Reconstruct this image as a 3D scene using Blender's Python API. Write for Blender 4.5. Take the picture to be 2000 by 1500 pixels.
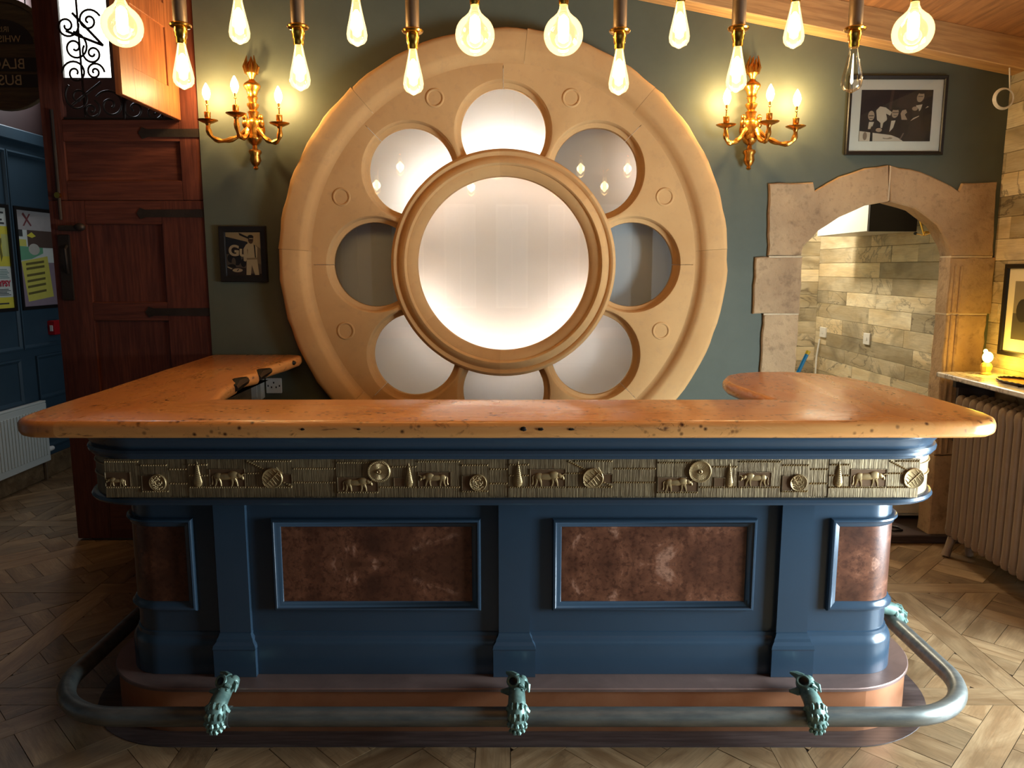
import bpy, bmesh, math, random
from mathutils import Vector, Matrix
random.seed(7)
PI = math.pi
for o in list(bpy.data.objects): bpy.data.objects.remove(o)
SC = bpy.context.scene
COL = SC.collection
# ------------------------------------------------------------------ camera, world, light, exposure
CAMH, PITCH, FPX = 1.579, math.radians(8.6), 1500.0
cam = bpy.data.cameras.new('camera'); cam.sensor_width = 36; cam.lens = 27.0; cam.clip_start = 0.05
co = bpy.data.objects.new('camera', cam); COL.objects.link(co)
co.location = (0, 0, CAMH); co.rotation_euler = (PI/2 - PITCH, 0, 0); SC.camera = co
SC.view_settings.view_transform = 'Standard'; SC.view_settings.look = 'None'
SC.view_settings.gamma = 1.0; SC.view_settings.use_curve_mapping = False
SC.view_settings.exposure = 0.0
W = bpy.data.worlds.new('world'); SC.world = W; W.use_nodes = True
W.node_tree.nodes['Background'].inputs[0].default_value = (0.55, 0.66, 0.8, 1)
W.node_tree.nodes['Background'].inputs[1].default_value = 0.04
BACK = 4.30        # face of the green wall
RIGHT = 2.68       # face of the plank wall
LEFT = -3.55       # face of the blue panelled wall
REAR = -3.5
def area(name, loc, rot, sx, sy, power, color):
    l = bpy.data.lights.new(name, 'AREA'); l.shape = 'RECTANGLE'; l.size = sx; l.size_y = sy
    l.energy = power; l.color = color
    o = bpy.data.objects.new(name, l); COL.objects.link(o); o.location = loc; o.rotation_euler = rot
    return o
DAY = (0.72, 0.89, 1.0)
# daylight entering by the side window and by the row of shopfront windows behind the camera
area('daylight_side_window', (RIGHT+0.06, 2.05, 0.78), (0, PI/2, 0), 1.2, 1.2, 245, DAY)
for k in range(7):
    area('daylight_front_window', (-2.43+0.81*k, REAR-0.06, 1.75), (PI/2, 0, 0), 0.5, 1.6, 0.06+0.05*k*k, DAY)
area('daylight_passage', (-3.25, 6.05, 3.35), (-PI/2, 0, 0), 0.35, 0.6, 30, (0.85, 0.93, 1.0))
area('added_passage_fill', (-1.60, 5.35, 1.35), (0, PI/2, 0), 1.7, 0.9, 5.5, DAY)  # added fill lamp, out of view, brightening the blue wall and radiator
WARM = (1.0, 0.64, 0.28)
BULB_W, CANDLE_W = 2.6, 6.5

# ------------------------------------------------------------------ helpers
def P(px, py, d):
    xc, yc = (px-1000)/FPX, (py-750)/FPX
    c, s = math.cos(PITCH), math.sin(PITCH)
    dy, dz = c - yc*s, -s - yc*c
    t = d/dy
    return (xc*t, CAMH + dz*t)
def C(r, g, b):
    f = lambda v: (v/255/12.92) if v/255 <= 0.04045 else ((v/255+0.055)/1.055)**2.4
    return (f(r), f(g), f(b), 1)

class Nodes:
    def __init__(s, name):
        s.m = bpy.data.materials.new(name); s.m.use_nodes = True
        s.t = s.m.node_tree; s.t.nodes.clear()
        s.out = s.t.nodes.new('ShaderNodeOutputMaterial')
    def new(s, k): return s.t.nodes.new('ShaderNode'+k)
    def put(s, sock, v):
        if v is None: return
        if hasattr(v, 'is_linked'): s.t.links.new(v, sock)
        else:
            if sock.type == 'VECTOR' and isinstance(v, (int, float)): v = (v, v, v)
            if sock.type == 'RGBA' and len(v) == 3: v = (*v, 1)
            sock.default_value = v
    def coord(s, scale=(1, 1, 1), rnd=True, kind='Object'):
        tc = s.new('TexCoord').outputs[kind]
        if kind == 'World': pass
        mp = s.new('Mapping'); s.put(mp.inputs['Vector'], tc); mp.inputs['Scale'].default_value = scale
        if rnd:
            oi = s.new('ObjectInfo')
            v = s.new('VectorMath'); v.operation = 'MULTIPLY'
            s.put(v.inputs[0], oi.outputs['Random']); v.inputs[1].default_value = (37, 53, 29)
            s.put(mp.inputs['Location'], v.outputs[0])
        return mp.outputs[0]
    def rand(s): return s.new('ObjectInfo').outputs['Random']
    def noise(s, vec, scale=5, detail=4, rough=0.5, dist=0):
        n = s.new('TexNoise'); s.put(n.inputs['Vector'], vec)
        n.inputs['Scale'].default_value = scale; n.inputs['Detail'].default_value = detail
        n.inputs['Roughness'].default_value = rough; n.inputs['Distortion'].default_value = dist
        return n.outputs['Fac']
    def voro(s, vec, scale=5, feat='F1'):
        n = s.new('TexVoronoi'); n.feature = feat; s.put(n.inputs['Vector'], vec); n.inputs['Scale'].default_value = scale
        return n.outputs['Distance']
    def wave(s, vec, scale=5, dist=5, detail=3, ds=1, axis='X'):
        n = s.new('TexWave'); n.bands_direction = axis; s.put(n.inputs['Vector'], vec)
        n.inputs['Scale'].default_value = scale; n.inputs['Distortion'].default_value = dist
        n.inputs['Detail'].default_value = detail; n.inputs['Detail Scale'].default_value = ds
        return n.outputs['Fac']
    def ramp(s, fac, stops, interp='LINEAR'):
        n = s.new('ValToRGB'); n.color_ramp.interpolation = interp
        e = n.color_ramp.elements
        while len(e) < len(stops): e.new(0.5)
        for q, (p, c) in zip(e, stops):
            q.position = p; q.color = c if not isinstance(c, (int, float)) else (c, c, c, 1)
        s.put(n.inputs[0], fac); return n.outputs[0]
    def mix(s, fac, a, b, mode='MIX'):
        n = s.new('Mix'); n.data_type = 'RGBA'; n.blend_type = mode
        s.put(n.inputs[0], fac); s.put(n.inputs[6], a); s.put(n.inputs[7], b); return n.outputs[2]
    def math(s, op, a, b=0.0):
        n = s.new('Math'); n.operation = op; s.put(n.inputs[0], a); s.put(n.inputs[1], b); return n.outputs[0]
    def bump(s, h, strength=0.3, dist=0.01):
        n = s.new('Bump'); n.inputs['Strength'].default_value = strength; n.inputs['Distance'].default_value = dist
        s.put(n.inputs['Height'], h); return n.outputs[0]
    def pbr(s, col, rough=0.5, metal=0.0, normal=None, spec=0.5, coat=0.0, emit=None, es=0.0, trans=0.0, alpha=None):
        n = s.new('BsdfPrincipled')
        s.put(n.inputs['Base Color'], col); s.put(n.inputs['Roughness'], rough); s.put(n.inputs['Metallic'], metal)
        n.inputs['Specular IOR Level'].default_value = spec; n.inputs['Coat Weight'].default_value = coat
        n.inputs['Coat Roughness'].default_value = 0.12
        if normal is not None: s.put(n.inputs['Normal'], normal)
        if emit is not None: s.put(n.inputs['Emission Color'], emit); n.inputs['Emission Strength'].default_value = es
        s.t.links.new(n.outputs[0], s.out.inputs[0]); return s.m

def plain(name, c, rough=0.5, metal=0.0, var=0.12, scale=6, bump=0.0, bscale=60, spec=0.5, coat=0.0):
    n = Nodes(name); v = n.coord()
    f = n.noise(v, scale, 4, 0.6)
    c = C(*c); d = tuple(x*(1-var*2) for x in c[:3])+(1,); b = tuple(min(1, x*(1+var)) for x in c[:3])+(1,)
    col = n.ramp(f, [(0.25, d), (0.75, b)])
    nm = n.bump(n.noise(v, bscale, 3), bump, 0.004) if bump else None
    return n.pbr(col, rough, metal, nm, spec, coat)
def emitter(name, c, strength):
    n = Nodes(name); e = n.new('Emission'); e.inputs[0].default_value = c; e.inputs[1].default_value = strength
    n.t.links.new(e.outputs[0], n.out.inputs[0]); return n.m
def glass(name, tint=(1, 1, 1, 1), ior=1.5, rough=0.01, boost=1.0, glow=None, gs=0.0):
    n = Nodes(name)
    tr = n.new('BsdfTransparent'); tr.inputs[0].default_value = tint
    gl = n.new('BsdfGlossy'); gl.inputs['Roughness'].default_value = rough
    fr = n.new('Fresnel'); fr.inputs[0].default_value = ior
    mx = n.new('MixShader'); n.put(mx.inputs[0], n.math('MULTIPLY', fr.outputs[0], boost))
    n.t.links.new(tr.outputs[0], mx.inputs[1]); n.t.links.new(gl.outputs[0], mx.inputs[2])
    last = mx.outputs[0]
    if glow:
        em = n.new('Emission'); em.inputs[0].default_value = glow; em.inputs[1].default_value = gs
        ad = n.new('AddShader'); n.t.links.new(last, ad.inputs[0]); n.t.links.new(em.outputs[0], ad.inputs[1]); last = ad.outputs[0]
    n.t.links.new(last, n.out.inputs[0]); return n.m

def spalted(name, light, mid, dark, rough=0.45, lines=0.6, coat=0.0, sx=1.6, sy=7.0, stain=0.5, spread=0.25):
    """pale timber with smoky bands and ink lines; grain along local x"""
    n = Nodes(name); v = n.coord((sx, sy, sy)); v2 = n.coord((sx*0.95, sy*0.40, sy*0.40))
    fine = n.noise(n.coord((3, 60, 60)), 3, 4, 0.6)
    f = n.noise(v, 1.5, 5, 0.6, 0.6)
    col = n.ramp(f, [(0.3, C(*light)), (0.62, C(*mid))])
    smoke = n.ramp(n.noise(v2, 1.1, 3, 0.5, 1.2), [(0.50, 0.0), (0.72, stain)])
    col = n.mix(smoke, col, C(*[int(x*0.62) for x in mid]))
    a = n.math('ABSOLUTE', n.math('SUBTRACT', n.noise(v2, 1.6, 5, 0.55, 1.5), 0.5))
    msk = n.ramp(n.noise(v2, 0.7, 2), [(0.46, 0.0), (0.6, lines)])
    ln = n.mix(n.ramp(a, [(0.0, 1.0), (0.026, 0.0)]), (0, 0, 0, 1), msk)
    col = n.mix(ln, col, C(*dark))
    col = n.mix(n.ramp(fine, [(0.35, 0.30), (0.6, 0.0)]), col, C(*[int(x*0.7) for x in mid]))
    hv = n.new('HueSaturation'); n.put(hv.inputs['Color'], col)
    n.put(hv.inputs['Value'], n.math('ADD', 1.0-spread, n.math('MULTIPLY', n.rand(), spread*1.6)))
    return n.pbr(hv.outputs[0], rough, 0, n.bump(fine, 0.12, 0.003), 0.5, coat)

def grainwood(name, a, b, dark, rough=0.5, scale=1.0, bump=0.25, coat=0.0, axis='X'):
    n = Nodes(name)
    sc = (0.6*scale, 9*scale, 9*scale) if axis == 'X' else (9*scale, 9*scale, 0.6*scale)
    v = n.coord(sc)
    f = n.noise(v, 2.0, 5, 0.6, 0.8); g = n.noise(v, 9, 3, 0.6)
    col = n.ramp(f, [(0.3, C(*a)), (0.65, C(*b))])
    col = n.mix(n.ramp(g, [(0.4, 0.5), (0.6, 0.0)]), col, C(*dark))
    return n.pbr(col, rough, 0, n.bump(g, bump, 0.003), 0.4, coat)

# ------------------------------------------------------------------ materials
M = {}
M['green'] = plain('green_paint', (88, 92, 78), 0.62, var=0.05, bump=0.05, bscale=220, spec=0.35)
M['rear'] = plain('rear_plaster', (80, 76, 70), 0.8, var=0.05)
M['blue'] = plain('navy_gloss_paint', (48, 66, 82), 0.27, var=0.05, scale=3, bump=0.03, bscale=90, coat=0.15)
M['blue_wall'] = plain('navy_wall_paint', (50, 72, 86), 0.5, var=0.05)
M['maroon'] = plain('dark_red_wall', (58, 34, 32), 0.7, var=0.1)
M['white_paint'] = plain('white_enamel', (232, 230, 222), 0.35, var=0.02)
M['black'] = plain('black_lacquer', (26, 22, 20), 0.4, var=0.1)
M['black_matte'] = plain('black_resin_and_mouth_shade', (14, 12, 11), 0.35, var=0.1)
M['plastic'] = plain('white_plastic', (236, 234, 228), 0.3, var=0.01)
M['dark_plastic'] = plain('dark_grey_plastic', (46, 40, 38), 0.5, var=0.04)
M['socket_hole'] = plain('socket_slot', (20, 18, 18), 0.6)
M['iron'] = plain('wrought_iron', (62, 52, 46), 0.55, 0.6, var=0.2, bump=0.2, bscale=90)
M['brass'] = plain('polished_brass', (222, 168, 72), 0.2, 1.0, var=0.05)
M['gilt'] = plain('gilt_bronze', (214, 150, 66), 0.3, 1.0, var=0.22, scale=30, bump=0.35, bscale=70)
M['tube'] = plain('bronze_tube', (150, 128, 104), 0.4, 0.75, var=0.06)
M['red'] = plain('red_plastic', (176, 26, 34), 0.35, var=0.03)
M['rad_white'] = plain('white_radiator', (214, 216, 208), 0.4, var=0.02)
M['rad_bronze'] = plain('radiator_paint', (142, 120, 98), 0.45, 0.15, var=0.06, bump=0.12, bscale=160)
M['patina'] = None
M['mat_white'] = plain('mount_board', (246, 234, 210), 0.7, var=0.02)
M['opal'] = plain('white_light_box', (236, 234, 230), 0.85, var=0.01, spec=0.2)
M['frame_white'] = plain('window_frame_paint', (210, 208, 200), 0.4, var=0.02)
M['cream'] = plain('cream_cupboard', (226, 214, 186), 0.4, var=0.02)
M['cyan'] = plain('blue_handle', (40, 150, 215), 0.35, var=0.02)
M['yellow'] = plain('yellow_cap', (240, 205, 50), 0.4, var=0.02)
M['beam'] = grainwood('pine_beam', (214, 170, 112), (196, 148, 92), (150, 104, 60), 0.55, 0.7)
M['ceil'] = grainwood('ceiling_board', (176, 124, 76), (150, 102, 62), (104, 68, 42), 0.6, 0.5)
M['door'] = grainwood('stained_pine', (112, 60, 44), (88, 44, 32), (58, 28, 21), 0.42, 0.9, axis='Z', coat=0.05)
M['door_h'] = grainwood('stained_pine_cross', (112, 60, 44), (90, 46, 33), (58, 28, 21), 0.42, 0.9, axis='X', coat=0.05)
M['hatch'] = grainwood('honey_pine', (176, 106, 58), (150, 84, 44), (108, 58, 32), 0.45, 0.8, axis='Z')
M['plank'] = spalted('spalted_cladding', (240, 228, 198), (212, 190, 148), (66, 50, 38), 0.5, 0.75, stain=0.8, sx=1.5, sy=6, spread=0.42)
M['parquet'] = spalted('parquet_block', (166, 138, 102), (122, 94, 64), (70, 48, 34), 0.36, 0.35, 0.1, sx=2.2, sy=8, stain=0.4, spread=0.3)
M['parquet_bed'] = plain('parquet_joint', (46, 34, 26), 0.8)
M['edging'] = grainwood('dark_oak_edging', (84, 72, 68), (66, 54, 52), (40, 32, 30), 0.42, 1.2)
# counter timber: honey burr with dark pips
def counter_mat(name, a, b, along='X'):
    n = Nodes(name); k = (lambda u, v: (u, v, v)) if along == 'X' else (lambda u, v: (v, u, v))
    v = n.coord(k(0.9, 5.0), rnd=False); v2 = n.coord(k(2.4, 6.5), rnd=False)
    f = n.noise(v, 2.0, 4, 0.55, 0.8)
    col = n.ramp(f, [(0.28, C(*a)), (0.72, C(*b))])
    st = n.ramp(n.noise(v, 3.0, 5, 0.65, 1.2), [(0.60, 0.0), (0.78, 0.6)])
    col = n.mix(st, col, C(140, 74, 34))
    kn = n.ramp(n.noise(v2, 3.4, 4, 0.7, 0.6), [(0.62, 0.0), (0.72, 0.9)])
    col = n.mix(kn, col, C(84, 40, 20))
    zone = n.ramp(n.noise(n.coord(k(1.6, 3.0), rnd=False), 2.2, 2), [(0.47, 0.0), (0.58, 1.0)])
    pip = n.ramp(n.voro(n.coord((34, 34, 34), rnd=False), 1.0), [(0.10, 1.0), (0.30, 0.0)])
    col = n.mix(n.mix(pip, (0, 0, 0, 1), zone), col, C(70, 34, 18))
    br = n.noise(n.coord((15, 15, 22), rnd=False), 1.0, 6, 0.75, 1.2)
    col = n.mix(n.mix(n.ramp(br, [(0.56, 0.0), (0.68, 0.85)]), (0, 0, 0, 1), zone), col, C(92, 44, 22))
    return n.pbr(col, n.ramp(f, [(0.3, 0.24), (0.7, 0.34)]), 0, None, 0.5, 0.3)
M['counter'] = counter_mat('honey_burr_timber', (224, 158, 92), (206, 136, 72))
M['counter_arm'] = counter_mat('honey_burr_timber_arm', (220, 152, 86), (200, 128, 66), 'Y')
# burr walnut inlay, mirrored veneer
def burr():
    n = Nodes('burr_veneer'); tc = n.new('TexCoord').outputs['Object']
    sx = n.new('SeparateXYZ'); n.put(sx.inputs[0], tc)
    cb = n.new('CombineXYZ'); n.put(cb.inputs[0], sx.outputs[0]); n.put(cb.inputs[1], sx.outputs[1])
    n.put(cb.inputs[2], n.math('ABSOLUTE', sx.outputs[2]))
    ad = n.new('VectorMath'); ad.operation = 'ADD'; n.put(ad.inputs[0], cb.outputs[0])
    mu = n.new('VectorMath'); mu.operation = 'MULTIPLY'; n.put(mu.inputs[0], n.rand()); mu.inputs[1].default_value = (11, 0, 7)
    n.put(ad.inputs[1], mu.outputs[0]); v = ad.outputs[0]
    f = n.noise(v, 6, 6, 0.62, 0.7); g = n.noise(v, 46, 4, 0.7); h = n.noise(v, 3.2, 3, 0.5, 1.0)
    col = n.ramp(f, [(0.32, C(70, 40, 28)), (0.50, C(98, 58, 40)), (0.60, C(122, 76, 54)), (0.66, C(168, 120, 96)), (0.8, C(92, 54, 36))])
    col = n.mix(n.ramp(h, [(0.46, 0.0), (0.6, 0.7)]), col, C(72, 42, 27))
    col = n.mix(n.ramp(g, [(0.38, 0.65), (0.52, 0.0)]), col, C(58, 28, 18))
    return n.pbr(col, 0.35, 0, None, 0.4, 0.2)
M['burr'] = burr()
def stone(name, a, b, c, bump=0.3, sc=1.0, pits=0.3):
    n = Nodes(name); v = n.coord((1, 1, 1))
    f = n.noise(v, 2.3*sc, 5, 0.6, 0.4); g = n.noise(v, 26*sc, 5, 0.65); k = n.noise(v, 8*sc, 4, 0.6)
    col = n.ramp(f, [(0.3, C(*a)), (0.7, C(*b))])
    col = n.mix(n.ramp(k, [(0.58, 0.0), (0.78, pits)]), col, C(*c))
    col = n.mix(n.ramp(g, [(0.34, 0.28), (0.46, 0.0)]), col, C(*c))
    hh = n.math('ADD', n.math('MULTIPLY', g, 0.6), k)
    return n.pbr(col, 0.85, 0, n.bump(hh, bump, 0.012), 0.25)
M['rose'] = stone('rose_limestone', (216, 170, 114), (198, 150, 96), (186, 144, 100), 0.12, 0.8, 0.10)
M['mortar'] = plain('lime_mortar', (206, 184, 150), 0.9, var=0.1, scale=30, bump=0.3, bscale=80)
M['arch'] = stone('arch_sandstone', (196, 164, 124), (160, 130, 98), (104, 80, 60), 0.7, 1.3, 0.75)
def copper():
    n = Nodes('copper_sheet'); v = n.coord((1, 1, 1), rnd=False)
    f = n.noise(v, 3, 5, 0.6, 0.6)
    col = n.ramp(f, [(0.3, C(170, 110, 76)), (0.7, C(202, 142, 104))])
    return n.pbr(col, n.ramp(n.noise(v, 9, 4), [(0.3, 0.42), (0.7, 0.58)]), 0.72, n.bump(f, 0.08, 0.01))
M['copper'] = copper()
def copper_top():
    n = Nodes('tarnished_copper'); v = n.coord((1, 1, 1), rnd=False)
    f = n.noise(v, 5, 5, 0.6, 0.6)
    col = n.ramp(f, [(0.3, C(124, 100, 92)), (0.7, C(152, 124, 114))])
    return n.pbr(col, 0.45, 0.6, n.bump(n.noise(v, 60, 3), 0.05, 0.003))
M['copper_top'] = copper_top()
def patina():
    n = Nodes('verdigris_bronze'); v = n.coord()
    f = n.noise(v, 30, 4, 0.6)
    col = n.ramp(f, [(0.3, C(84, 112, 106)), (0.7, C(134, 164, 152))])
    return n.pbr(col, 0.42, 0.35, n.bump(n.noise(v, 120, 3), 0.2, 0.003))
M['patina'] = patina()
def railm():
    n = Nodes('aged_brass_rail'); v = n.coord((2, 8, 8), rnd=False)
    f = n.noise(v, 4, 5, 0.6)
    col = n.ramp(f, [(0.3, C(96, 100, 98)), (0.7, C(132, 132, 124))])
    return n.pbr(col, 0.36, 0.6, n.bump(n.noise(v, 30, 3), 0.06, 0.003))
M['rail'] = railm()
def frieze():
    n = Nodes('hammered_bronze_relief'); v = n.coord((190, 1, 9)); v1 = n.coord((1, 1, 1))
    g = n.noise(v, 1.0, 3, 0.7); f = n.noise(v1, 9, 4, 0.6)
    col = n.ramp(f, [(0.3, C(122, 100, 70)), (0.7, C(158, 136, 100))])
    col = n.mix(n.ramp(g, [(0.36, 0.65), (0.6, 0.0)]), col, C(84, 66, 44))
    return n.pbr(col, 0.48, 0.55, n.bump(g, 0.55, 0.004))
M['frieze'] = frieze()
M['relief'] = plain('worn_bronze_relief', (176, 148, 102), 0.42, 0.55, var=0.12, scale=20, bump=0.15, bscale=90)
M['recess'] = plain('dark_bronze_field', (118, 88, 60), 0.5, 0.5, var=0.12, scale=20)
def marble():
    n = Nodes('veined_marble'); v = n.coord((1, 1, 1), rnd=False)
    f = n.noise(v, 9, 6, 0.7, 2.0)
    col = n.ramp(f, [(0.38, C(92, 84, 78)), (0.48, C(196, 188, 176)), (0.7, C(224, 218, 206))])
    return n.pbr(col, 0.2, 0, None, 0.5)
M['marble'] = marble()
M['pane'] = glass('window_pane_glass', (0.97, 0.98, 0.98, 1), 1.5, 0.005, 0.9)
M['bulb_glass'] = glass('amber_bulb_glass', (1.0, 0.90, 0.68, 1), 1.45, 0.02, 1.0, (1.0, 0.74, 0.36, 1), 0.6)
M['clear_glass'] = glass('clear_bulb_glass', (1.0, 0.97, 0.9, 1), 1.45, 0.02, 0.6)
M['filament'] = emitter('glowing_filament', (1.0, 0.80, 0.48, 1), 22)
M['filament_dim'] = emitter('faint_filament', (1.0, 0.86, 0.6, 1), 6)
M['flame'] = glass('candle_bulb_glow', (1.0, 0.95, 0.85, 1), 1.3, 0.05, 0.5, (1.0, 0.80, 0.46, 1), 9)
M['amber_flame'] = emitter('amber_lamp_glow', (1.0, 0.62, 0.12, 1), 14)
M['led'] = emitter('led_strip_glow', (1.0, 0.96, 0.93, 1), 30)
M['led_bright'] = emitter('bright_led_strip_glow', (1.0, 0.98, 0.95, 1), 55)
M['daypane'] = emitter('daylit_pane', (0.8, 0.92, 1.0, 1), 0.15)
M['skypane'] = emitter('bright_daylit_pane', (1.0, 0.99, 0.90, 1), 3.2)
M['diffuser'] = emitter('lamp_diffuser', (1.0, 0.90, 0.70, 1), 8)
def ink(c, rough=0.6):
    k = 'ink_%d_%d_%d' % c
    if k not in M: M[k] = plain(k, c, rough, var=0.03, scale=20)
    return M[k]

# ------------------------------------------------------------------ mesh tools
class MB:
    def __init__(s): s.v = []; s.f = []; s.mi = []; s.cur = 0
    def add(s, verts, faces):
        n = len(s.v); s.v += [tuple(p) for p in verts]
        for f in faces: s.f.append(tuple(i+n for i in f)); s.mi.append(s.cur)
        return s
    def box(s, x0, x1, y0, y1, z0, z1, b=0.0):
        if b <= 0:
            return s.add([(x0,y0,z0),(x1,y0,z0),(x1,y1,z0),(x0,y1,z0),(x0,y0,z1),(x1,y0,z1),(x1,y1,z1),(x0,y1,z1)],
                         [(0,3,2,1),(4,5,6,7),(0,1,5,4),(1,2,6,5),(2,3,7,6),(3,0,4,7)])
        pts = []; 
        for z, i in ((z0, b), (z0+b, 0), (z1-b, 0), (z1, b)):
            pts.append([(x0+i+0, y0+i, z), (x1-i, y0+i, z), (x1-i, y1-i, z), (x0+i, y1-i, z)])
        return s.loops(pts, cap0=True, cap1=True)
    def loops(s, L, close=True, cap0=False, cap1=False):
        n = len(L[0]); vs = [p for l in L for p in l]; fs = []
        for a in range(len(L)-1):
            for i in range(n if close else n-1):
                j = (i+1) % n
                fs.append((a*n+i, a*n+j, (a+1)*n+j, (a+1)*n+i))
        if cap0: fs.append(tuple(reversed(range(n))))
        if cap1: fs.append(tuple(range((len(L)-1)*n, len(L)*n)))
        return s.add(vs, fs)
    def lathe(s, prof, c=(0, 0, 0), seg=20, axis='Z'):
        L = []
        for r, h in prof:
            ring = []
            for i in range(seg):
                a = 2*PI*i/seg; x, y = max(r, 1e-5)*math.cos(a), max(r, 1e-5)*math.sin(a)
                p = {'Z': (x, y, h), 'Y': (x, h, -y), 'X': (h, x, y)}[axis]
                ring.append((p[0]+c[0], p[1]+c[1], p[2]+c[2]))
            L.append(ring)
        return s.loops(L, cap0=True, cap1=True)
    def tube(s, path, r, seg=8, closed=False):
        pts = [Vector(p) for p in path]; n = len(pts); L = []
        rr = r if isinstance(r, (list, tuple)) else [r]*n
        up = None
        for i, p in enumerate(pts):
            if closed: t = pts[(i+1) % n]-pts[i-1]
            else: t = pts[min(i+1, n-1)]-pts[max(i-1, 0)]
            t.normalize()
            if up is None:
                up = Vector((0, 0, 1)) if abs(t.z) < 0.9 else Vector((1, 0, 0))
            up = (up - t*up.dot(t)); up.normalize(); sd = t.cross(up)
            L.append([tuple(p+(up*math.cos(2*PI*k/seg)+sd*math.sin(2*PI*k/seg))*rr[i]) for k in range(seg)])
        if closed: L.append(L[0]); return s.loops(L)
        return s.loops(L, cap0=True, cap1=True)
    def ell(s, c, r, seg=12, rings=8, rot=None):
        L = []
        for j in range(rings+1):
            ph = -PI/2+PI*j/rings; ring = []
            for i in range(seg):
                a = 2*PI*i/seg
                p = Vector((max(math.cos(ph), 1e-3)*math.cos(a)*r[0], max(math.cos(ph), 1e-3)*math.sin(a)*r[1], math.sin(ph)*r[2]))
                if rot is not None: p = rot @ p
                ring.append((p.x+c[0], p.y+c[1], p.z+c[2]))
            L.append(ring)
        return s.loops(L, cap0=True, cap1=True)
    def prism_xz(s, poly, y0, y1):
        return s.loops([[(x, y0, z) for x, z in poly], [(x, y1, z) for x, z in poly]], cap0=True, cap1=True)
    def prism_xy(s, poly, z0, z1):
        return s.loops([[(x, y, z0) for x, y in poly], [(x, y, z1) for x, y in poly]], cap0=True, cap1=True)
    def mesh(s, name, mats, smooth=False):
        me = bpy.data.meshes.new(name); me.from_pydata(s.v, [], s.f)
        ms = mats if isinstance(mats, (list, tuple)) else [mats]
        for m in ms: me.materials.append(m)
        if len(ms) > 1: me.polygons.foreach_set('material_index', s.mi)
        bm = bmesh.new(); bm.from_mesh(me)
        big = [f for f in bm.faces if len(f.verts) > 4]
        if big: bmesh.ops.triangulate(bm, faces=big)
        bmesh.ops.recalc_face_normals(bm, faces=bm.faces); bm.to_mesh(me); bm.free()
        if smooth:
            me.polygons.foreach_set('use_smooth', [True]*len(me.polygons))
            try: me.set_sharp_from_angle(angle=math.radians(smooth if smooth is not True else 40))
            except Exception: pass
        me.update(); return me
    def build(s, name, mats, parent=None, smooth=False, loc=(0, 0, 0), rot=(0, 0, 0), local=False):
        return link(name, s.mesh(name, mats, smooth), parent, loc, rot, local)
def wloc(o):
    v = Vector((0, 0, 0))
    while o is not None: v = v + Vector(o.location); o = o.parent
    return v
def link(name, me, parent=None, loc=(0, 0, 0), rot=(0, 0, 0), local=False):
    o = bpy.data.objects.new(name, me); COL.objects.link(o); o.rotation_euler = rot
    if parent is not None:
        o.parent = parent
        o.location = loc if local else Vector(loc)-wloc(parent)
    else: o.location = loc
    return o
def thing(name, label, cat, loc=(0, 0, 0), group=None, kind=None, rot=(0, 0, 0)):
    o = bpy.data.objects.new(name, None); COL.objects.link(o); o.empty_display_size = 0.1
    o.location = loc; o.rotation_euler = rot
    if kind: o['kind'] = kind
    if label: o['label'] = label
    if cat: o['category'] = cat
    if group: o['group'] = group
    return o
def tag(o, label=None, cat=None, group=None, kind=None):
    if label: o['label'] = label
    if cat: o['category'] = cat
    if group: o['group'] = group
    if kind: o['kind'] = kind
    return o
def point(name, loc, power, color, radius=0.02, parent=None):
    l = bpy.data.lights.new(name, 'POINT'); l.energy = power; l.color = color; l.shadow_soft_size = radius
    o = bpy.data.objects.new(name, l); COL.objects.link(o)
    if parent is not None: o.parent = parent; o.location = Vector(loc)-wloc(parent)
    else: o.location = loc
    return o
def curve_fill(name, loops2d, extrude, bevel=0.0, mats=None, res=2):
    """flat outline with holes (XZ plane, thickness along y), returned as a mesh"""
    cu = bpy.data.curves.new(name, 'CURVE'); cu.dimensions = '2D'; cu.fill_mode = 'BOTH'
    cu.extrude = extrude; cu.bevel_depth = bevel; cu.bevel_resolution = res
    for lp in loops2d:
        sp = cu.splines.new('POLY'); sp.points.add(len(lp)-1)
        for q, (x, z) in zip(sp.points, lp): q.co = (x, z, 0, 1)
        sp.use_cyclic_u = True
    o = bpy.data.objects.new(name, cu); COL.objects.link(o)
    dg = bpy.context.evaluated_depsgraph_get()
    me = bpy.data.meshes.new_from_object(o.evaluated_get(dg))
    bpy.data.objects.remove(o)
    me.transform(Matrix.Rotation(PI/2, 4, 'X'))
    me.materials.clear(); me.materials.append(mats); return me
def frame_xz(mb, x0, x1, z0, z1, y, prof):
    """mitred moulding round a rectangle on a wall facing -y; prof = (inset, proud)"""
    L = [[(x0+i, y-h, z0+i), (x1-i, y-h, z0+i), (x1-i, y-h, z1-i), (x0+i, y-h, z1-i)] for i, h in prof]
    return mb.loops(L)
def frame_yz(mb, y0, y1, z0, z1, x, prof, sgn=1):
    L = [[(x+sgn*h, y0+i, z0+i), (x+sgn*h, y1-i, z0+i), (x+sgn*h, y1-i, z1-i), (x+sgn*h, y0+i, z1-i)] for i, h in prof]
    return mb.loops(L)
def arc(cx, cy, r, a0, a1, n):
    return [(cx+r*math.cos(a0+(a1-a0)*i/n), cy+r*math.sin(a0+(a1-a0)*i/n)) for i in range(n+1)]
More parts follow.
